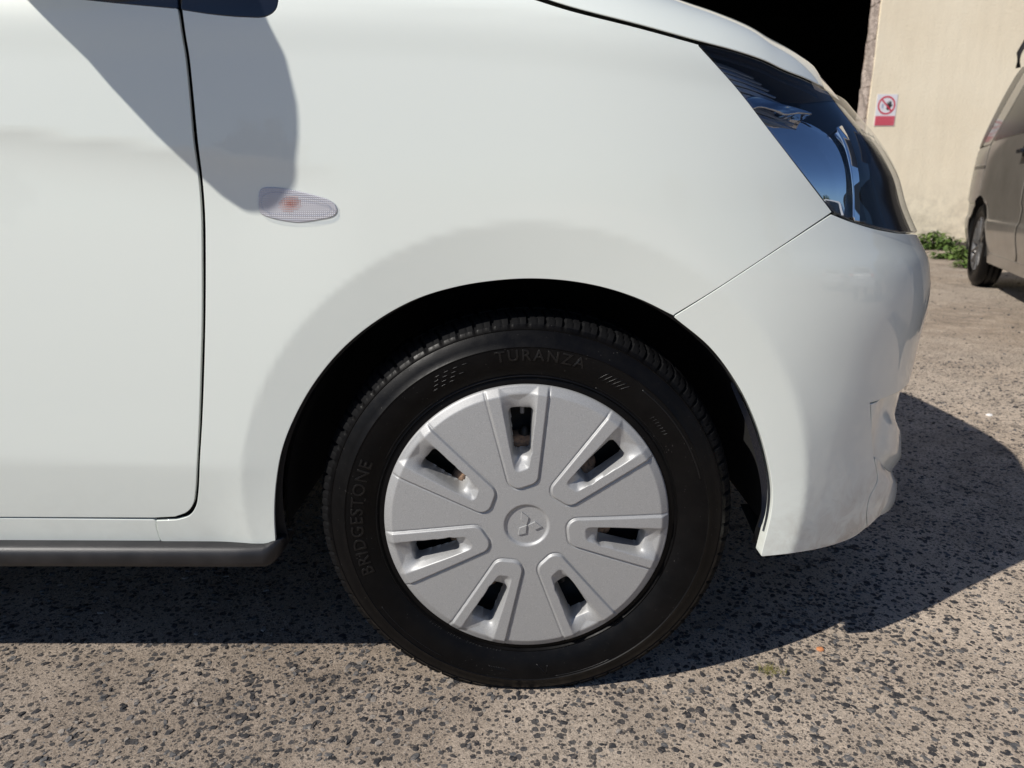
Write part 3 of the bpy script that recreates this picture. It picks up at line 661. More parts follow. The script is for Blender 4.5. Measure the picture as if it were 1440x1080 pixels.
# rear quarter (simple), greenhouse, roof
def plain(name, pts, m, off=0, **k): return [panel(name, car, f_(outline(car, [('s', p) for p in pts])), m, CAR, off=off, step=.04, **k) for f_ in (lambda a: a, mir)]
rx = XW - 2.45
rarc = [(rx + .33 * math.cos(t), ZW + .33 * math.sin(t)) for t in np.linspace(R(-12), R(192), 40)]
plain('rear_quarter', [[X_(-1.53, zt), X_(-1.55, .7), X_(-1.53, .45), X_(-1.46, .31), X_(-1.45, .268)], [X_(-1.5, .235), X_(rx + .34, .232)], [X_(a, b) for a, b in rarc], [X_(-2.8, .26), X_(-3.0, .3)], [X_(-3.02, .5), X_(-3.0, zt)]], paint)
for k in (1, -1):
    f_ = (lambda y: y) if k == 1 else (lambda y: 2 * YC - y)
    def quadstrip(name, pa, pb, m):
        P = np.array([[(a[0], f_(a[1]), a[2]), (b[0], f_(b[1]), b[2])] for a, b in zip(pa, pb)]); gridmesh(name, P, m, CAR)
    quadstrip('side_window', [(-.62, .925, .972), (-1.5, .925, .972), (-2.9, .945, 1.0)], [(-1.10, 1.07, 1.36), (-1.6, 1.09, 1.43), (-2.7, 1.12, 1.40)], window_m)
    quadstrip('pillar', [(-.36, .955, .962), (-1.12, 1.10, 1.385)], [(-.60, .925, .966), (-1.16, 1.075, 1.37)], paint)
P = np.array([[(-.50 - .62 * t, .96 + .14 * t + (2 * (YC - .96 - .14 * t)) * s, .965 + .42 * t + .06 * math.sin(math.pi * s) * (1 - .6 * t)) for s in np.linspace(0, 1, 17)] for t in np.linspace(0, 1, 8)])
gridmesh('windscreen', P, window_m, CAR)
P = np.array([[(-1.12 - 1.7 * t, 1.08 + 2 * (YC - 1.08) * s, 1.385 + .065 * math.sin(math.pi * min(1, t * 1.1)) + .035 * math.sin(math.pi * s)) for s in np.linspace(0, 1, 17)] for t in np.linspace(0, 1, 12)])
gridmesh('roof', P, paint, CAR)
P = np.array([[(-2.82 - .22 * t, 1.08 - .15 * t + 2 * (YC - 1.08 + .15 * t) * s, 1.40 - 1.12 * t ** 1.3) for s in np.linspace(0, 1, 9)] for t in np.linspace(0, 1, 10)])
gridmesh('tailgate', P, paint, CAR)
# door mirror
MX, MZ = .006, -.026
secs = [(.91, -.560, .065, .040, 1.08), (.87, -.562, .075, .055, 1.10), (.84, -.568, .086, .066, 1.12), (.78, -.580, .100, .076, 1.13), (.74, -.595, .096, .075, 1.13), (.71, -.608, .086, .072, 1.128), (.69, -.620, .074, .066, 1.126), (.672, -.636, .056, .054, 1.12), (.660, -.652, .034, .034, 1.11), (.655, -.660, .012, .012, 1.105)]
ts = np.linspace(0, 2 * math.pi, 40, endpoint=False)
for k in (1, -1):
    P = np.array([[(cx + MX + hx * math.copysign(abs(math.cos(t)) ** .7, math.cos(t)), y if k == 1 else 2 * YC - y, cz + MZ + hz * math.copysign(abs(math.sin(t)) ** .7, math.sin(t))) for t in ts] for (y, cx, hx, hz, cz) in secs])
    mo = gridmesh('door_mirror', np.concatenate([P, P[:, :1]], 1), paint, CAR)
    P = np.array([[(-.684 + MX, (y if k == 1 else 2 * YC - y), 1.13 + MZ + .04 * s) for s in np.linspace(-1, 1, 5)] for y, k2 in ((.745, 1), (.81, 0))])
    gridmesh('mirror_glass', P, window_m, mo)
# side repeater lamp
rep_o = [(365.5, 271), (369, 266), (380, 264.5), (410, 268), (440, 275), (462, 282), (471, 289), (473, 297), (468, 303), (450, 307.5), (420, 311.5), (398, 309), (376, 303.5), (367.5, 299), (365, 288)]
def closed(pts): P = catmull(list(pts) + [pts[0]], 3); return P[:-1]
RP = car.unproj(closed(rep_o)); rc = RP.mean(0)
rep = panel('side_indicator', car, RP, reflector, CAR, off=.0012, r=.001, depth=.006, step=.004)
hq = np.abs(RP - rc).max(0)
def dome(W): e = np.clip(1 - np.abs((W[:, 0] - rc[0]) / hq[0]) ** 4 - np.abs((W[:, 1] - rc[1]) / hq[1]) ** 4, 0, 1); return .002 + .0035 * e ** .5
panel('lens', car, rc + (RP - rc) * .985, glass_m, rep, off=dome, r=.002, depth=.004, step=.0025)
ring = closed([(371, 275), (386, 270), (410, 272.5), (440, 279), (460, 286), (467, 293), (463, 299.5), (448, 303), (410, 302), (380, 299), (371, 292)])
ri = car.unproj(ring); Pa = car.P(ri[:, 0], ri[:, 1], .0052); bm = bmesh.new(); tube(bm, [tuple(p) for p in Pa] + [tuple(Pa[0])], .0009, 6, False)
bm_obj('lens_bead', bm, glass_m, rep, smooth=True)
bc = car.unproj([(409, 287)])[0]; bm = bmesh.new()
for ix in range(-7, 8):
    for iz in range(-5, 6):       # the orange bulb broken up by the prisms of the lens
        d = math.hypot(ix / 6.2, iz / 4.3)
        if d < 1.1 + random.uniform(-.15, .15):
            q = car.P(np.array([bc[0] + ix * .0021 / .74]), np.array([bc[1] + iz * .0021]), .0014)[0]; rr_ = .00098 * (1 - .45 * d)
            bmesh.ops.create_icosphere(bm, subdivisions=1, radius=1, matrix=Matrix.Translation(q) @ Matrix.Diagonal((rr_, rr_ * .6, rr_, 1)))
bm_obj('bulb', bm, orange_m, rep, smooth=True, kind='stuff')

# ------------------------------------------------------------------ WHEEL
YCOV = .893        # outer plane of the wheel cover
def seg_d(p, a, b):
    d = b - a; t = np.clip(((p - a) @ d) / (d @ d), 0, 1); return np.linalg.norm(p - a - t[:, None] * d, axis=1)
def sdf(poly, p):
    poly = np.array(poly, float); d = np.full(len(p), 9.)
    for i in range(len(poly)): d = np.minimum(d, seg_d(p, poly[i], poly[(i + 1) % len(poly)]))
    return np.where(inside(poly, p), -d, d)
def rnd(poly, r, p): # rounded polygon: shrink by r then grow
    P = np.array(poly, float); n = len(P); a = .5 * np.sum(P[:, 0] * np.roll(P[:, 1], -1) - np.roll(P[:, 0], -1) * P[:, 1])
    if a < 0: P = P[::-1]
    out = []
    for i in range(n):
        e1 = P[i] - P[i - 1]; e2 = P[(i + 1) % n] - P[i]; e1 /= np.linalg.norm(e1); e2 /= np.linalg.norm(e2)
        n1 = np.array([-e1[1], e1[0]]); n2 = np.array([-e2[1], e2[0]]); out.append(P[i] + (n1 + n2) * r / (1 + n1 @ n2))
    return sdf(out, p) - r
OUT = [(-.0215, .049), (.0150, .062), (.0325, .225), (-.0655, .225)]
INN = [(-.0160, .076), (.0030, .083), (.0185, .225), (-.0440, .225)]
HOL = [(-.0185, .097), (.0060, .100), (.0078, .1625), (-.0243, .1625)]
RC = .1935; KC = 1.018     # cover drawn at unit size, scaled by KC
def cover_height(rho, th):
    """height towards the viewer; th measured from the top, clockwise seen from outside"""
    sec = 2 * math.pi / 7; tl = (th + sec / 2) % sec - sec / 2
    p = np.stack([rho * np.sin(tl), rho * np.cos(tl)], 1)
    h = .006 * (1 - (rho / .19) ** 2) - .50 * softramp(rho - .1815, .0015) - 1.2 * softramp(rho - .1915, .002)
    so = rnd(OUT, .015, p); si = rnd(INN, .007, p); sh = rnd(HOL, .006, p)
    ridge = .0030 * sstep(.0002, -.0020, so) - .0014 * np.exp(-((so - .0009) / .0009) ** 2)
    ridge -= .35 * softramp(-si - 0, .004) * 0
    din = np.clip(-si, 0, 1); rec = -np.minimum(.0115 * din / (din + np.clip(sh, 0, 1) + 1e-5), .0125 * np.clip((.1925 - rho) / .030, 0, 1)); ridgek = 1 - .75 * sstep(.183, .1925, rho)
    hole = -.026 * sstep(.0004, -.0010, sh)
    h = h + np.where(so < .01, ridge, 0) * ridgek + rec + hole
    h = h - .0034 * sstep(.0310, .0272, rho)
    return h, sh
nr, nt = 190, 1050
rr = np.linspace(.0005, RC, nr); tt = np.arange(nt) / nt * 2 * math.pi
RR, TT = np.meshgrid(rr, tt, indexing='ij'); hgt, shd = cover_height(RR.ravel(), TT.ravel())
VX = np.stack([XW + KC * RR.ravel() * np.sin(TT.ravel()), YCOV - hgt, ZW + KC * RR.ravel() * np.cos(TT.ravel())], 1)
keepv = shd > -.0020; idx = np.arange(nr * nt).reshape(nr, nt); Fq = []
a = idx[:-1]; b = idx[1:]; a2 = np.roll(a, -1, 1); b2 = np.roll(b, -1, 1)
q4 = np.stack([a.ravel(), b.ravel(), b2.ravel(), a2.ravel()], 1); q4 = q4[keepv[q4].all(1)]
# outer skirt
sk0 = len(VX); skirt = np.stack([XW + KC * (RC - .0005) * np.sin(tt), np.full(nt, YCOV + .03), ZW + KC * (RC - .0005) * np.cos(tt)], 1)
VX = np.vstack([VX, skirt]); o0 = (nr - 1) * nt
fs = [(o0 + i, sk0 + i, sk0 + (i + 1) % nt, o0 + (i + 1) % nt) for i in range(nt)]
allf = [tuple(x) for x in q4.tolist()] + fs
DYW = .019
steelP = np.array([[(XW + r * math.sin(t), y + DYW, ZW + r * math.cos(t)) for (r, y) in ((.001, .935), (.06, .935), (.075, .925), (.10, .945), (.15, .95), (.172, .94), (.178, .905), (.190, .889), (.195, .889), (.196, .90), (.185, .91), (.18, 1.04))] for t in np.linspace(0, 2 * math.pi, 65)])
def build_wheel():
    w = gridmesh('wheel', steelP, steel, CAR)
    mesh('wheel_cover', VX, allf, silver, w, smooth=True)
    # emblem, raised three diamonds
    eb = []
    c0 = np.array([548, 610.])
    for dia in ([(460, 395), (445, 535), (548, 610), (578, 490)], [(548, 610), (425, 655), (405, 775), (535, 745)], [(548, 610), (670, 555), (785, 640), (670, 690)]):
        bm = bmesh.new(); P = [((x - 540) / 10.8 / 1035, -(y - 610) / 10.8 / 985) for x, y in dia]; cx = sum(p[0] for p in P) / 4; cz = sum(p[1] for p in P) / 4
        yb = YCOV - .0028; lo = [bm.verts.new((XW + cx + (x - cx) * .97, yb, ZW + cz + (z - cz) * .97)) for x, z in P]
        hi = [bm.verts.new((XW + cx + (x - cx) * .86, yb - .0019, ZW + cz + (z - cz) * .90)) for x, z in P]
        bm.faces.new(hi)
        for i in range(4): bm.faces.new((lo[i], lo[(i+1) % 4], hi[(i+1) % 4], hi[i]))
        bm_obj('emblem_diamond', bm, silver, w)
    # tyre
    prof = [(.185, .905), (.189, .893), (.1935, .8835), (.198, .8835), (.201, .8845), (.203, .8815), (.205, .8825), (.212, .8775), (.222, .8735), (.232, .8715), (.2415, .8712), (.2425, .8702), (.2435, .8714), (.250, .8735), (.258, .8775), (.2615, .880), (.2625, .8795), (.264, .8822), (.268, .885), (.2715, .8875), (.2745, .8905), (.277, .8945), (.279, .8995), (.2805, .906), (.2815, .914), (.282, .920), (.2765, .9215), (.2765, .9265), (.2825, .928), (.284, .945), (.2845, .957), (.278, .958), (.278, .965)]
    pm = [(r, 2 * .960 - y) for r, y in prof[::-1] if y < .95]; prof = prof + pm
    prof = np.array([((.1975 + (r - .1935) * 1.06) if r > .1935 else r * 1.02, y + DYW) for r, y in prof]); NT = 900; RM = lambda r: .1975 + (r - .1935) * 1.06
    ang = np.arange(NT) / NT * 2 * math.pi
    Rr = np.repeat(prof[None, :, 0], NT, 0).copy(); Yy = np.repeat(prof[None, :, 1], NT, 0).copy(); nblk = 75
    ph = (ang * nblk / (2 * math.pi)) % 1
    for j in range(prof.shape[0]):
        r, y = prof[j]; r = .1935 + (r - .1975) / 1.06; y -= DYW
        skew = 1.6 * (min(y, 1.92 - y) - .885) * 10
        pj = (ph + skew * .5 * (1 if y < .96 else -1)) % 1
        g = ((pj < .13)).astype(float); k = 0
        if r > .2655 and y < .915 or (r > .2655 and y > 1.005): k = np.clip((r - .2655) / .006, 0, 1) * .0042
        g2 = ((pj > .55) & (pj < .62)).astype(float) * (1. if r > .270 else 0)
        ln = max(math.hypot(.35, 1.), 1e-6)
        sgn = 1 if y < .96 else -1; sidew = np.clip((.283 - r) / .012, 0, 1)
        Rr[:, j] -= (g * k + g2 * .0018) * (1 - .6 * sidew); Yy[:, j] += sgn * (g * k + g2 * .0018) * sidew * .9
        if r > .2770: 
            g3 = (((ph + 4 * (y - .96)) % 1 < .14)).astype(float); Rr[:, j] -= g3 * .005 * (.925 < y < .995)
    contact = lambda z: z
    P = np.stack([XW + Rr * np.sin(ang)[:, None], Yy, ZW + Rr * np.cos(ang)[:, None]], 2)
    P[:, :, 2] = np.maximum(P[:, :, 2], .0015 + .02 * (P[:, :, 2] - .0015) * (P[:, :, 2] < .0015))
    ty = gridmesh('tyre', P, rubber, w, closed_u=True)
    md = ty.data; md.materials.append(tread_m); npf = prof.shape[0] - 1; jt_ = np.arange(len(md.polygons)) % npf; md.polygons.foreach_set('material_index', [int(1 if (18 <= j < 9999 and 17 < j < npf - 17) else 0) for j in jt_]); md.polygons.foreach_set('use_smooth', [True] * len(md.polygons))
    try: md.set_sharp_from_angle(angle=R(32))
    except Exception: pass
    sideY = herm([r for r, y in prof[7:18]], [y for r, y in prof[7:18]]) if False else (lambda r: DYW + np.interp(.1935 + (r - .1975) / 1.06, [.205, .212, .222, .232, .2415, .250, .258, .264], [.8825, .8775, .8735, .8715, .8712, .8735, .8775, .8822]))
    def bend_text(txt, size, r0, thc, name, spacing=1.15, ext=.0007, outward=True, sx=1.):
        cu = bpy.data.curves.new(name, 'FONT'); cu.body = txt; cu.size = size; cu.extrude = ext; cu.space_character = spacing; cu.align_x = 'CENTER'; cu.resolution_u = 3
        cu.bevel_depth = .00018; cu.fill_mode = 'BOTH'
        tmp = bpy.data.objects.new('tmp', cu); C.objects.link(tmp); bpy.context.view_layer.update(); dg = bpy.context.evaluated_depsgraph_get()
        me = bpy.data.meshes.new_from_object(tmp.evaluated_get(dg)); bpy.data.objects.remove(tmp); me.name = name
        for vv in me.vertices:
            x, y, zz = vv.co; x *= sx; r = r0 + y if outward else r0 - y; t = thc + (x / r0 if outward else -x / r0)
            vv.co = (XW + r * math.sin(t), float(sideY(r)) - .0002 - zz, ZW + r * math.cos(t))
        me.materials.clear(); me.materials.append(letter_m); link(name, me, w)
    if True:
        bend_text('BRIDGESTONE', .0235, .2255, R(-88), 'sidewall_lettering', 1.12)
        bend_text('TURANZA', .021, .2315, R(4), 'sidewall_lettering', 1.25)
    # raised arcs and little bars moulded in the sidewall
    bm = bmesh.new()
    for r, a0, a1, wd in ((.2125, -64, -36, .0006), (.2435, 38, 74, .0012), (.2125, 25, 60, .0004), (.2415, -150, -122, .0006), (.246, 150, 170, .0005), (.2085, -180, 180, .0005)):
        tube(bm, [(XW + r * math.sin(R(t)), float(sideY(r)) - .0001, ZW + r * math.cos(R(t))) for t in np.linspace(a0, a1, max(8, int(abs(a1 - a0))))], wd, 6)
    bm_obj('sidewall_ribs', bm, letter_m, w, smooth=True, kind='stuff')
    bm = bmesh.new()
    def bar(r0, r1, t0, t1, wd=.00055):
        tube(bm, [(XW + r * math.sin(R(t)), float(sideY(r)) - .0002, ZW + r * math.cos(R(t))) for r, t in zip(np.linspace(r0, r1, 5), np.linspace(t0, t1, 5))], wd, 5)
    for i in range(4):
        for j in range(3 + (i % 2)): bar(.226 + .005 * i, .226 + .005 * i, -33 + 3.1 * j + i, -31 + 3.1 * j + i)
    for i in range(6): bar(.226, .240, 24 + 1.6 * i, 26.5 + 1.6 * i)
    for i in range(7): bar(.222, .229, 47 + 1.25 * i, 47.3 + 1.25 * i, .0004)
    for i in range(20): bar(.2085, .2115, 128 + 1.6 * i + (i // 6) * 2, 128.4 + 1.6 * i + (i // 6) * 2, .00035)
    for i in range(20): bar(.2085, .2115, 190 + 1.3 * i + (i // 5) * 2, 190.4 + 1.3 * i + (i // 5) * 2, .00035)
    for i in range(7): bar(.232, .237, 188 + .9 * i, 186 + .9 * i, .0005)
    bar(.225, .240, 176, 173, .0006); bar(.240, .228, 173, 172, .0006)
    bm_obj('sidewall_marks', bm, letter_m, w, smooth=True, kind='stuff')
    # brake parts glimpsed through the openings
    P = np.array([[(XW + r * math.sin(t), y, ZW + r * math.cos(t)) for (r, y) in ((.092, .945), (.097, .926), (.108, .924), (.116, .929), (.118, .95))] for t in np.linspace(0, 2 * math.pi, 61)])
    gridmesh('brake_disc', P, rust, w)
    for k in range(7):
        t = k * 2 * math.pi / 7 - .02; bm = bmesh.new()
        bmesh.ops.create_uvsphere(bm, u_segments=12, v_segments=8, radius=1, matrix=Matrix.Translation((XW + .117 * math.sin(t), .936, ZW + .117 * math.cos(t))) @ Matrix.Diagonal((.008, .008, .012, 1)) )
        bm_obj('wheel_stud', bm, rust if k % 3 else steel, w, smooth=True)
    t = 0.0; bm = bmesh.new(); box(bm, (XW - .006, .942, ZW + .152), (.006, .012, .014)); bm_obj('balance_weight', bm, mat('zinc_grey', (.3, .3, .31), .5, .4), w, bev=.002)
    return w
wheel = build_wheel()
def copy_tree(o, parent, off, flip=False):
    c = o.copy(); C.objects.link(c); c.parent = parent
    c.matrix_parent_inverse = o.matrix_parent_inverse.copy()
    return c
for dx, flip in ((-2.45, False), (0, True), (-2.45, True)):
    w2 = wheel.copy(); C.objects.link(w2); w2.parent = CAR; w2.matrix_parent_inverse = wheel.matrix_parent_inverse.copy()
    M = Matrix.Translation((dx, 0, 0)) @ (Matrix.Translation((0, 2 * YC, 0)) @ Matrix.Diagonal((1, -1, 1, 1)) if flip else Matrix())
    w2.matrix_basis = M
    for ch in wheel.children:
        if ch.name.split('.')[0] in ('wheel_cover', 'tyre'):
            c = ch.copy(); C.objects.link(c); c.parent = w2; c.matrix_parent_inverse = Matrix()
            c.matrix_basis = Matrix()

# ------------------------------------------------------------------ VAN at the right edge
AZ = R(22.5); vd = (math.sin(AZ), math.cos(AZ)); ve = (math.cos(AZ), -math.sin(AZ)); VO = (3.575, 5.60, 0)
VXN = herm([.1, .35, .9, 1.1, 1.35, 1.6, 1.75, 1.85], [.70, .76, .76, .73, .66, .57, .50, .46])
VYS = herm([.1, .30, .45, .62, .9, 1.04, 1.3, 1.5, 1.62, 1.70, 1.76, 1.80, 1.85], [.06, .03, .0, -.004, .0, .012, .075, .14, .19, .25, .33, .45, .75])
def vdisp(X, Y, z, c):
    r = np.hypot(X, z - .33); fm = sstep(.5, .9, c)
    return (.010 * softramp(.60 - z, .01) * .6 + .012 * sstep(.64, .62, z) * sstep(.50, .53, z)) * fm
van = Body(VXN, VYS, .92, .35, 3.4, None, vdisp, VO, vd, ve)
vp = mat('taupe_van_paint', (.22, .20, .175), .38, metal=.5, coat=.8, coat_rough=.05)
v = coords(vp); lk(vp, ramp(vp, noise(vp, v, 5, 5, .7), [(.3, (.26, .238, .205)), (.7, (.35, .32, .28))]), bsdf(vp).inputs['Base Color'])
van_glass = mat('van_window_glass', (.02, .021, .022), .22, spec=.35)
VAN = empty('parked_van', (VO[0] + ve[0] * .92, VO[1] + ve[1] * .92, 0), rz=0, label='taupe van with roof rack parked by the cream wall', cat='van')
def vq(X, z):
    if X <= .35: return ((X - .35) / (float(VXN(z)) - .35), z)
    lo, hi = 0, 1.45
    for _ in range(40):
        md = (lo + hi) / 2
        if float(van.loc(np.array([md]), np.array([z]))[0][0]) < X: lo = md
        else: hi = md
    return (lo, z)
def vseg(*p): return ('s', catmull([vq(*x) for x in p], .02))
va = [(.355 * math.cos(t), .33 + .355 * math.sin(t)) for t in np.linspace(R(-14), R(194), 26)]
def vpanel(name, segs, m=vp, par=VAN, both=True, **k):
    P = dedupe(np.vstack([s[1] for s in segs])); o = panel(name, van, P, m, par, step=k.pop('step', .025), r=.003, **k) if 'r' not in k else panel(name, van, P, m, par, step=k.pop('step', .025), **k)
    if both: panel(name, van, mir(P), m, par, step=.08, **k)
    return o
# rear quarter: behind the sliding door and round the tail
rq = [('s', np.array([vq(*p) for p in va[::-1]])), vseg((.35, .25), (.55, .27)), ('s', catmull([vq(.55, .27), (1.2, .28), (HR, .28)], .03)), ('s', catmull([(HR, .28), (HR, 1.02)], .05)), ('s', catmull([(HR, 1.02), (.55, 1.03)], .03)), vseg((.36, 1.045), (.04, 1.05)), vseg((.04, 1.05), (.03, .75)), vseg((-.06, .70), (-.24, .62), (-.335, .50), (-.362, .40), (-.362, .30)), vseg((-.362, .29), (-.352, .245))]
P = dedupe(np.vstack([s[1] for s in rq])); 
try:
    vq_o = panel('rear_quarter', van, P, vp, VAN, step=.02)
    panel('rear_quarter', van, mir(P), vp, VAN, step=.06)
except Exception as ex: print('rq', ex)
vpanel('sliding_door', [vseg((-.375, .30), (-.372, .42), (-.30, .60), (-.08, .69), (-.005, .74), (0, 1.05)), vseg((0, 1.05), (-.18, 1.60)), vseg((-.17, 1.62), (-1.22, 1.62)), vseg((-1.23, 1.62), (-1.22, .9), (-1.20, .5), (-1.18, .30)), vseg((-1.16, .29), (-.38, .29))])
vpanel('front_door', [vseg((-1.225, .29), (-1.245, .5), (-1.265, .9), (-1.275, 1.62)), vseg((-1.29, 1.62), (-2.0, 1.60)), vseg((-2.1, 1.58), (-2.55, 1.10)), vseg((-2.55, 1.1), (-2.5, .6), (-2.2, .29)), vseg((-2.2, .29), (-1.23, .29))])
vpanel('roof_side', [vseg((.30, 1.635), (-.16, 1.635), (-3.0, 1.635)), vseg((-3., 1.84), (.1, 1.84))], step=.05)
vpanel('upper_quarter', [vseg((.04, 1.06), (-.135, 1.625)), vseg((-.12, 1.628), (.10, 1.625)), vseg((.12, 1.62), (.31, 1.07)), vseg((.30, 1.06), (.06, 1.058))])
vpanel('rear_window', [vseg((.325, 1.075), (.135, 1.62)), vseg((.16, 1.625), (.30, 1.625)), ('s', catmull([vq(.34, 1.62), vq(.44, 1.4), vq(.52, 1.07)], .02)), vseg((.51, 1.06), (.34, 1.06))], m=van_glass)
vpanel('tail_glass', [('s', catmull([vq(.53, 1.06), vq(.45, 1.4), vq(.36, 1.62)], .02)), ('s', catmull([vq(.36, 1.63), (HR, 1.64)], .03)), ('s', catmull([(HR, 1.62), (HR, 1.04)], .03)), ('s', catmull([(HR, 1.03), vq(.52, 1.05)], .03))], m=window_m)
vpanel('front_wing', [vseg((-2.215, .29), (-2.515, .6), (-2.565, 1.1)), vseg((-2.6, 1.09), (-3.5, .95)), vseg((-3.5, .93), (-3.6, .35)), vseg((-3.5, .29), (-3.3, .29)), ('s', np.array([vq(-2.86 + p[0], p[1]) for p in va if p[1] > .3][::1]))])
vpanel('side_rail', [vseg((.02, .905), (.40, .905)), vseg((.40, .885), (.02, .885))], m=lampblack, off=.002)
vpanel('side_window', [vseg((-.06, 1.08), (-.20, 1.56)), vseg((-.22, 1.57), (-1.14, 1.57)), vseg((-1.16, 1.56), (-1.16, 1.09)), vseg((-1.14, 1.075), (-.08, 1.075))], m=van_glass, off=.003)
vpanel('fuel_flap', [vseg((.10, .93), (.28, .93)), vseg((.285, .94), (.285, 1.0)), vseg((.28, 1.01), (.10, 1.01)), vseg((.095, 1.0), (.095, .94))], off=.002)
vpanel('sill_trim', [vseg((-.37, .215), (-3., .215)), vseg((-3., .285), (-.375, .285))], off=.004, r=.006)
vpanel('inner_structure', [vseg((-3.4, .3), (-3.4, 1.5)), vseg((-3.2, 1.68), (-.1, 1.68)), vseg((.2, 1.55), (.5, 1.0), (.55, .66)), vseg((.42, .62), (0, .70), (-.36, .55), (-.38, .30))], m=black_gap, off=-.02, hem=False, step=.06)
def vw(x, y, z): return (VO[0] + vd[0] * x + ve[0] * y, VO[1] + vd[1] * x + ve[1] * y, z)
RV = Matrix.Rotation(-AZ, 3, 'Z')   # local: X->ve, Y->vd
def vbox(name, c, s, m, bev=0., par=VAN):
    bm = bmesh.new(); box(bm, vw(*c), s, RV); return bm_obj(name, bm, m, par, bev=bev)
vbox('floor', (-1.5, .92, .26), (1.6, 4.0, .06), black_gap)
vbox('inner_lining', (-1.4, .92, .9), (1.35, 3.2, 1.2), black_gap)
vbox('roof', (-1.8, .92, 1.815), (1.1, 3.2, .03), vp)
for xx in (-1.14, -1.33):
    h_ = vbox('door_handle', (xx, -.03, .955), (.028, .13, .028), lampblack, .008)
    vbox('handle_recess', (xx, -.003, .955), (.012, .15, .062), black_gap, .01, h_)
# wheels
vr = mat('van_rim_grey', (.16, .155, .15), .4, metal=.6)
def van_wheel(x, side):
    yy = .02 if side == 0 else 1.82; s = 1 if side == 0 else -1
    def lath(prof, name, m, par, n=49):
        P = np.array([[vw(x + r * math.cos(t), yy + s * y, .325 + r * math.sin(t)) for r, y in prof] for t in np.linspace(0, 2 * math.pi, n)]) if True else None; return gridmesh(name, P, m, par)
    w = lath([(.21, .03), (.20, .02), (.195, .05), (.16, .09), (.03, .06), (.001, .045)], 'wheel', vr, VAN)
    t_ = lath([(.20, .05), (.212, .012), (.25, .0), (.29, .006), (.312, .022), (.320, .04), (.320, .065), (.314, .067), (.314, .073), (.321, .075), (.321, .10), (.315, .102), (.315, .108), (.321, .11), (.321, .14), (.30, .155), (.21, .15)], 'tyre', rubber, w, 73)
    for k in range(14):
        bm = bmesh.new(); a = k * 2 * math.pi / 14; pts = [vw(x + r * math.cos(a + d), yy + s * y, .325 + r * math.sin(a + d)) for r, y, d in ((.04, .035, 0), (.12, .022, .03), (.198, .018, .07))]
        tube(bm, pts, [.014, .010, .009], 6); bm_obj('spoke', bm, vr, w)
    P = np.array([[vw(x + r * math.cos(t), yy + s * y, .325 + r * math.sin(t)) for r, y in ((.205, .012), (.198, .014), (.196, .05))] for t in np.linspace(0, 2 * math.pi, 49)]); gridmesh('rim_lip', P, vr, w)
    P = np.array([[vw(x + r * math.cos(t), yy + s * y, .33 + r * math.sin(t)) for y, r in ((.0, .362), (.24, .362), (.24, .02))] for t in np.linspace(R(-12), R(192), 30)]); gridmesh('wheel_arch_liner', P, liner_m, VAN)
for x in (0, -2.86):
    for s in (0, 1): van_wheel(x, s)
# roof rack
for xx in (.16, -1.1, -2.2):
    bm = bmesh.new(); tube(bm, [vw(xx, .13, 1.60), vw(xx, .12, 1.70), vw(xx, .18, 1.86), vw(xx, .34, 1.955), vw(xx, 1.50, 1.955), vw(xx, 1.62, 1.93), vw(xx, 1.68, 1.80), vw(xx, 1.64, 1.70)], .017, 8); rk = bm_obj('rack_bar', bm, plastic, VAN, smooth=True)
    bm = bmesh.new(); box(bm, vw(xx, .24, 1.72), (.16, .06, .05), RV); bm_obj('rack_foot', bm, plastic, rk, bev=.008)
bm = bmesh.new(); tube(bm, [vw(-.2, .27, 1.86), vw(-2.5, .27, 1.86)], .018, 8); bm_obj('rack_rail', bm, plastic, VAN, smooth=True)
# van nose (outside the photograph): bonnet, windscreen, closed front
P = np.array([[vw(-3.0 - .75 * t, .20 - .14 * t + (1.44 + .28 * t) * s, 1.82 - .72 * t) for s in np.linspace(0, 1, 9)] for t in np.linspace(0, 1, 6)]); gridmesh('windscreen', P, window_m, VAN)
P = np.array([[vw(-3.5 - .75 * t, .04 + 1.76 * s, 1.08 - .25 * t ** 2 + .03 * math.sin(math.pi * s)) for s in np.linspace(0, 1, 9)] for t in np.linspace(0, 1, 6)]); gridmesh('bonnet', P, vp, VAN)
P = np.array([[vw(-4.25 - .06 * math.sin(math.pi * t), .04 + 1.76 * s, .83 - .6 * t) for s in np.linspace(0, 1, 9)] for t in np.linspace(0, 1, 6)]); gridmesh('front_bumper', P, vp, VAN)

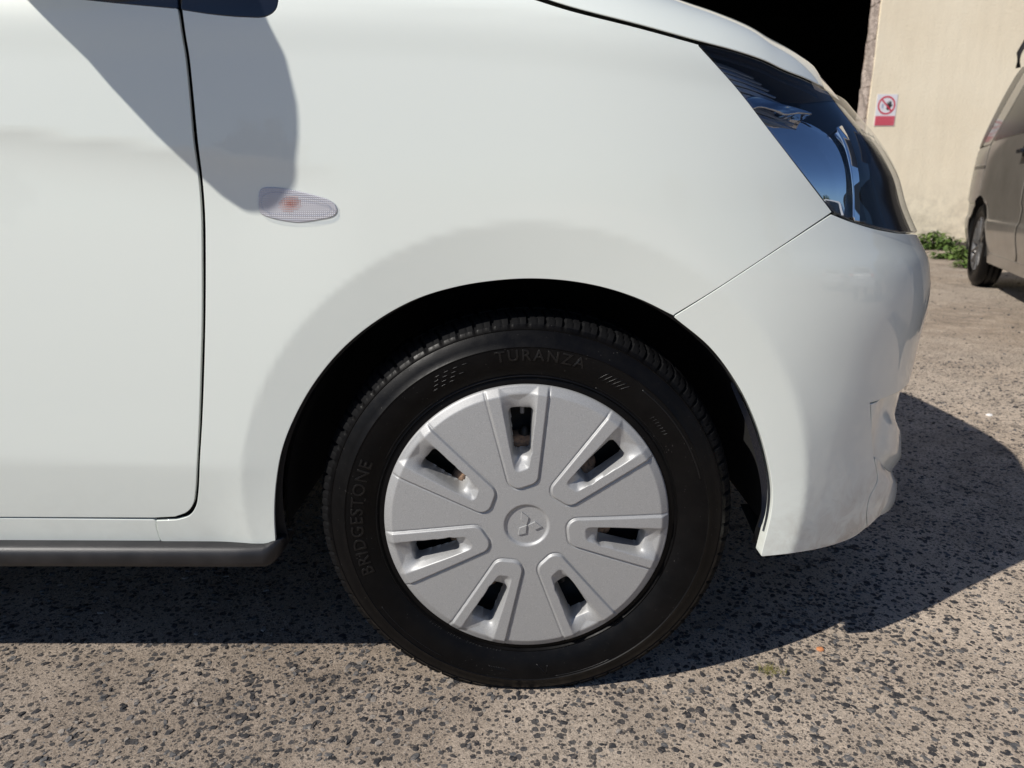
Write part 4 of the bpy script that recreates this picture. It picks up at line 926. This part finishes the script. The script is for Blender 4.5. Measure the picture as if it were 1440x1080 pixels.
# ------------------------------------------------------------------ weeds, tuft, odd bits
leaf_m = mat('weed_leaf', (.09, .16, .03), .6)
v = coords(leaf_m); lk(leaf_m, ramp(leaf_m, noise(leaf_m, v, 9, 3), [(.3, (.045, .095, .018)), (.7, (.15, .22, .045))]), bsdf(leaf_m).inputs['Base Color'])
bsdf(leaf_m).inputs['Subsurface Weight'].default_value = .0
def weed(name, x, y, n, rad, h, label, lsize=.09):
    V = []; Fc = []
    for i in range(n):
        a = RNG.uniform(0, 6.28); rr = rad * RNG.uniform() ** .7; bx, by = x + rr * math.cos(a) * .9, y + rr * math.sin(a) * .6; z = h * RNG.uniform(.05, 1) * (1 - .6 * rr / rad)
        L = lsize * RNG.uniform(.6, 1.3); w = L * RNG.uniform(.18, .32); d = RNG.uniform(0, 6.28); up = RNG.uniform(-.2, .9)
        dx, dy = math.cos(d), math.sin(d); b = len(V); nxx, nyy = -dy, dx
        for t, ww in ((0, .15), (.35, 1), (.7, .8), (1, .05)):
            px, py, pz = bx + dx * L * t, by + dy * L * t, z + L * (up * t - .7 * t * t)
            V += [(px + nxx * w * ww, py + nyy * w * ww, max(.004, pz + .25 * w * ww)), (px, py, max(.003, pz)), (px - nxx * w * ww, py - nyy * w * ww, max(.004, pz + .25 * w * ww))]
        for k in range(3): q = b + 3 * k; Fc += [(q, q+1, q+4, q+3), (q+1, q+2, q+5, q+4)]
    return mesh(name, V, Fc, leaf_m, smooth=True, label=label, cat='weed', group='weeds along the foot of the wall')
weed('weed_clump', 5.40, 9.25, 420, .42, .24, 'tallest leafy green weed at the foot of the cream wall')
weed('weed_clump', 4.95, 7.9, 360, .36, .13, 'low bright green weed nearest the white car in front of the wall', .08)
weed('weed_clump', 4.55, 7.0, 260, .26, .10, 'small flat weed nearest the van wheel on the tarmac', .07)
weed('weed_clump', 5.0, 9.3, 260, .30, .13, 'darker green weed against the wall under the warning sign')
tuft_m = mat('dry_grass', (.22, .20, .06), .8)
def gpix(u, v_):
    a = math.atan((v_ - 540) / FPX) + PITCH; Y = CAM_H / math.tan(a); return (u - 720) / FPX * (Y * math.cos(PITCH) + CAM_H * math.sin(PITCH)), Y
x, y = gpix(1083, 945); V = []; Fc = []
for i in range(90):
    a = RNG.uniform(0, 6.28); bx, by = x + RNG.normal() * .010, y + RNG.normal() * .006; L = RNG.uniform(.006, .017); b = len(V)
    V += [(bx - .0006, by, 0), (bx + .0006, by, 0), (bx + math.cos(a) * L * .8, by + math.sin(a) * L * .6, L * .7)]; Fc.append((b, b+1, b+2))
mesh('grass_tuft', V, Fc, tuft_m, label='tiny dry yellow-green grass tuft beside the car shadow on the tarmac', cat='grass tuft')
def pebble(name, u, v_, s, m, label):
    x, y = gpix(u, v_); bm = bmesh.new(); bmesh.ops.create_icosphere(bm, subdivisions=2, radius=1, matrix=Matrix.Translation((x, y, s * .25)) @ Matrix.Diagonal((s, s * .8, s * .5, 1)))
    for q in bm.verts: q.co += Vector((random.uniform(-1, 1), random.uniform(-1, 1), random.uniform(-1, 1))) * s * .08
    bm_obj(name, bm, m, label=label, cat='pebble')
pebble('orange_pebble', 1153, 914, .0065, mat('orange_stone', (.55, .22, .09), .7), 'small orange pebble lying by the edge of the car shadow')
pebble('white_pebble', 1391, 585, .011, mat('white_stone', (.75, .73, .7), .7), 'white pebble on the sunlit tarmac right of the bumper')

# ------------------------------------------------------------------ yard behind the photographer (seen only in reflections)
bark = mat('bark', (.09, .07, .05), .9); crown_m = mat('dark_tree_leaves', (.045, .07, .025), .7)
for i, (x, y, s) in enumerate(((-38, -52, 1.1), (-20, -58, 1.3), (24, -58, 1.0), (44, -40, 1.25), (50, -12, 1.1), (52, 2, 1.2))):
    lab = ['tree farthest left behind the photographer', 'second tree from the left behind the photographer', 'third tree behind the photographer', 'fourth tree behind the photographer', 'fifth tree behind the photographer', 'tree farthest right behind the photographer'][i]
    t = empty('yard_tree', (x, y, 0), label='leafy dark green ' + lab, cat='tree', group='trees on the far side of the yard')
    bm = bmesh.new(); tube(bm, [(x, y, 0), (x + .1, y, 1.5), (x - .1, y + .1, 3.5 * s)], [.28, .2, .1], 8); bm_obj('trunk', bm, bark, t)
    n = 2600; p = RNG.normal(size=(n, 3)); p /= np.linalg.norm(p, axis=1)[:, None]; p *= (RNG.uniform(.35, 1, n) ** .5)[:, None] * np.array([2.6, 2.6, 2.2]) * s
    p += .5 * np.sin(p * 3) + [x, y, 3.6 * s]; V = np.repeat(p, 3, 0) + RNG.normal(size=(3 * n, 3)) * .22
    mesh('crown', V, np.arange(3 * n).reshape(-1, 3), crown_m, t)

def parked_hatch(ox, oy, az, label, body_c, group):
    """small estate car standing beyond the right edge of the picture, tail towards the white car"""
    dx, dy = math.cos(az), math.sin(az); L = lambda x, y, z: (ox + dx * x - dy * y, oy + dy * x + dx * y, z)
    root = empty('parked_car', (ox, oy, 0), label=label, cat='car', group=group); pm = mat('parked_car_paint', body_c, .35, coat=1.)
    prof = [(0, .35), (-.02, .62), (.03, .92), (.10, 1.0), (.42, 1.42), (1.1, 1.50), (2.0, 1.47), (2.7, 1.02), (3.5, .90), (3.9, .72), (4.0, .5), (3.95, .3)]
    ys = [-.84, -.80, -.60, 0, .60, .80, .84]
    def sec(x, z, y): return L(x, y * (1 - .20 * max(0, z - .95) / .5), z - (.035 if abs(y) > .79 else 0))
    P = np.array([[sec(x, z, y) for y in ys] for x, z in prof]); gridmesh('body_shell', P, pm, root)
    for s_ in (-1, 1):
        bm = bmesh.new(); vs = [bm.verts.new(L(x, s_ * .84 * (1 - .20 * max(0, z - .95) / .5), z - .035)) for x, z in prof]; bm.faces.new(vs); bm_obj('side_panel', bm, pm, root)
        bm = bmesh.new(); bm.faces.new([bm.verts.new(L(x, s_ * (.85 * (1 - .20 * max(0, z - .95) / .5)), z)) for x, z in ((.25, 1.0), (.52, 1.36), (1.9, 1.38), (2.5, 1.0))]); bm_obj('side_window', bm, window_m, root)
        bm = bmesh.new(); box(bm, L(.02, s_ * .70, .86), (.10, .20, .22), Matrix.Rotation(az, 3, 'Z')); bm_obj('tail_lamp', bm, mat('tail_lamp_red', (.55, .02, .02), .2, coat=1.), root, bev=.02)
        for x in (.75, 3.2):
            bm = bmesh.new(); bmesh.ops.create_cone(bm, cap_ends=True, segments=28, radius1=.31, radius2=.31, depth=.2, matrix=Matrix.Translation(L(x, s_ * .77, .31)) @ Matrix.Rotation(az, 4, 'Z') @ Matrix.Rotation(math.pi / 2, 4, 'X')); t_ = bm_obj('wheel', bm, rubber, root, bev=.02)
            bm = bmesh.new(); bmesh.ops.create_cone(bm, cap_ends=True, segments=24, radius1=.19, radius2=.17, depth=.22, matrix=Matrix.Translation(L(x, s_ * .775, .31)) @ Matrix.Rotation(az, 4, 'Z') @ Matrix.Rotation(math.pi / 2, 4, 'X')); bm_obj('rim', bm, silver, t_)
    bm = bmesh.new(); bm.faces.new([bm.verts.new(L(x - .012, y, z)) for x, y, z in ((.12, -.6, 1.03), (.12, .6, 1.03), (.40, .52, 1.38), (.40, -.52, 1.38))]); bm_obj('rear_window', bm, window_m, root)
    bm = bmesh.new(); box(bm, L(-.03, 0, .70), (.02, .50, .11), Matrix.Rotation(az, 3, 'Z')); bm_obj('blank_number_plate', bm, white_s, root)
    bm = bmesh.new(); box(bm, L(-.04, 0, .45), (.12, 1.62, .16), Matrix.Rotation(az, 3, 'Z')); bm_obj('rear_bumper', bm, pm, root, bev=.03)
parked_hatch(6.6, 2.3, R(12), 'dark blue hatchback parked outside the picture beyond the right edge', (.02, .03, .06), 'cars parked out of the picture')
parked_hatch(7.2, -.6, R(5), 'silver hatchback parked outside the picture nearer the photographer', (.45, .46, .47), 'cars parked out of the picture')
parked_hatch(10.5, -4.0, R(-30), 'white hatchback parked outside the picture behind the photographer', (.75, .75, .74), 'cars parked out of the picture')
print('scene built')
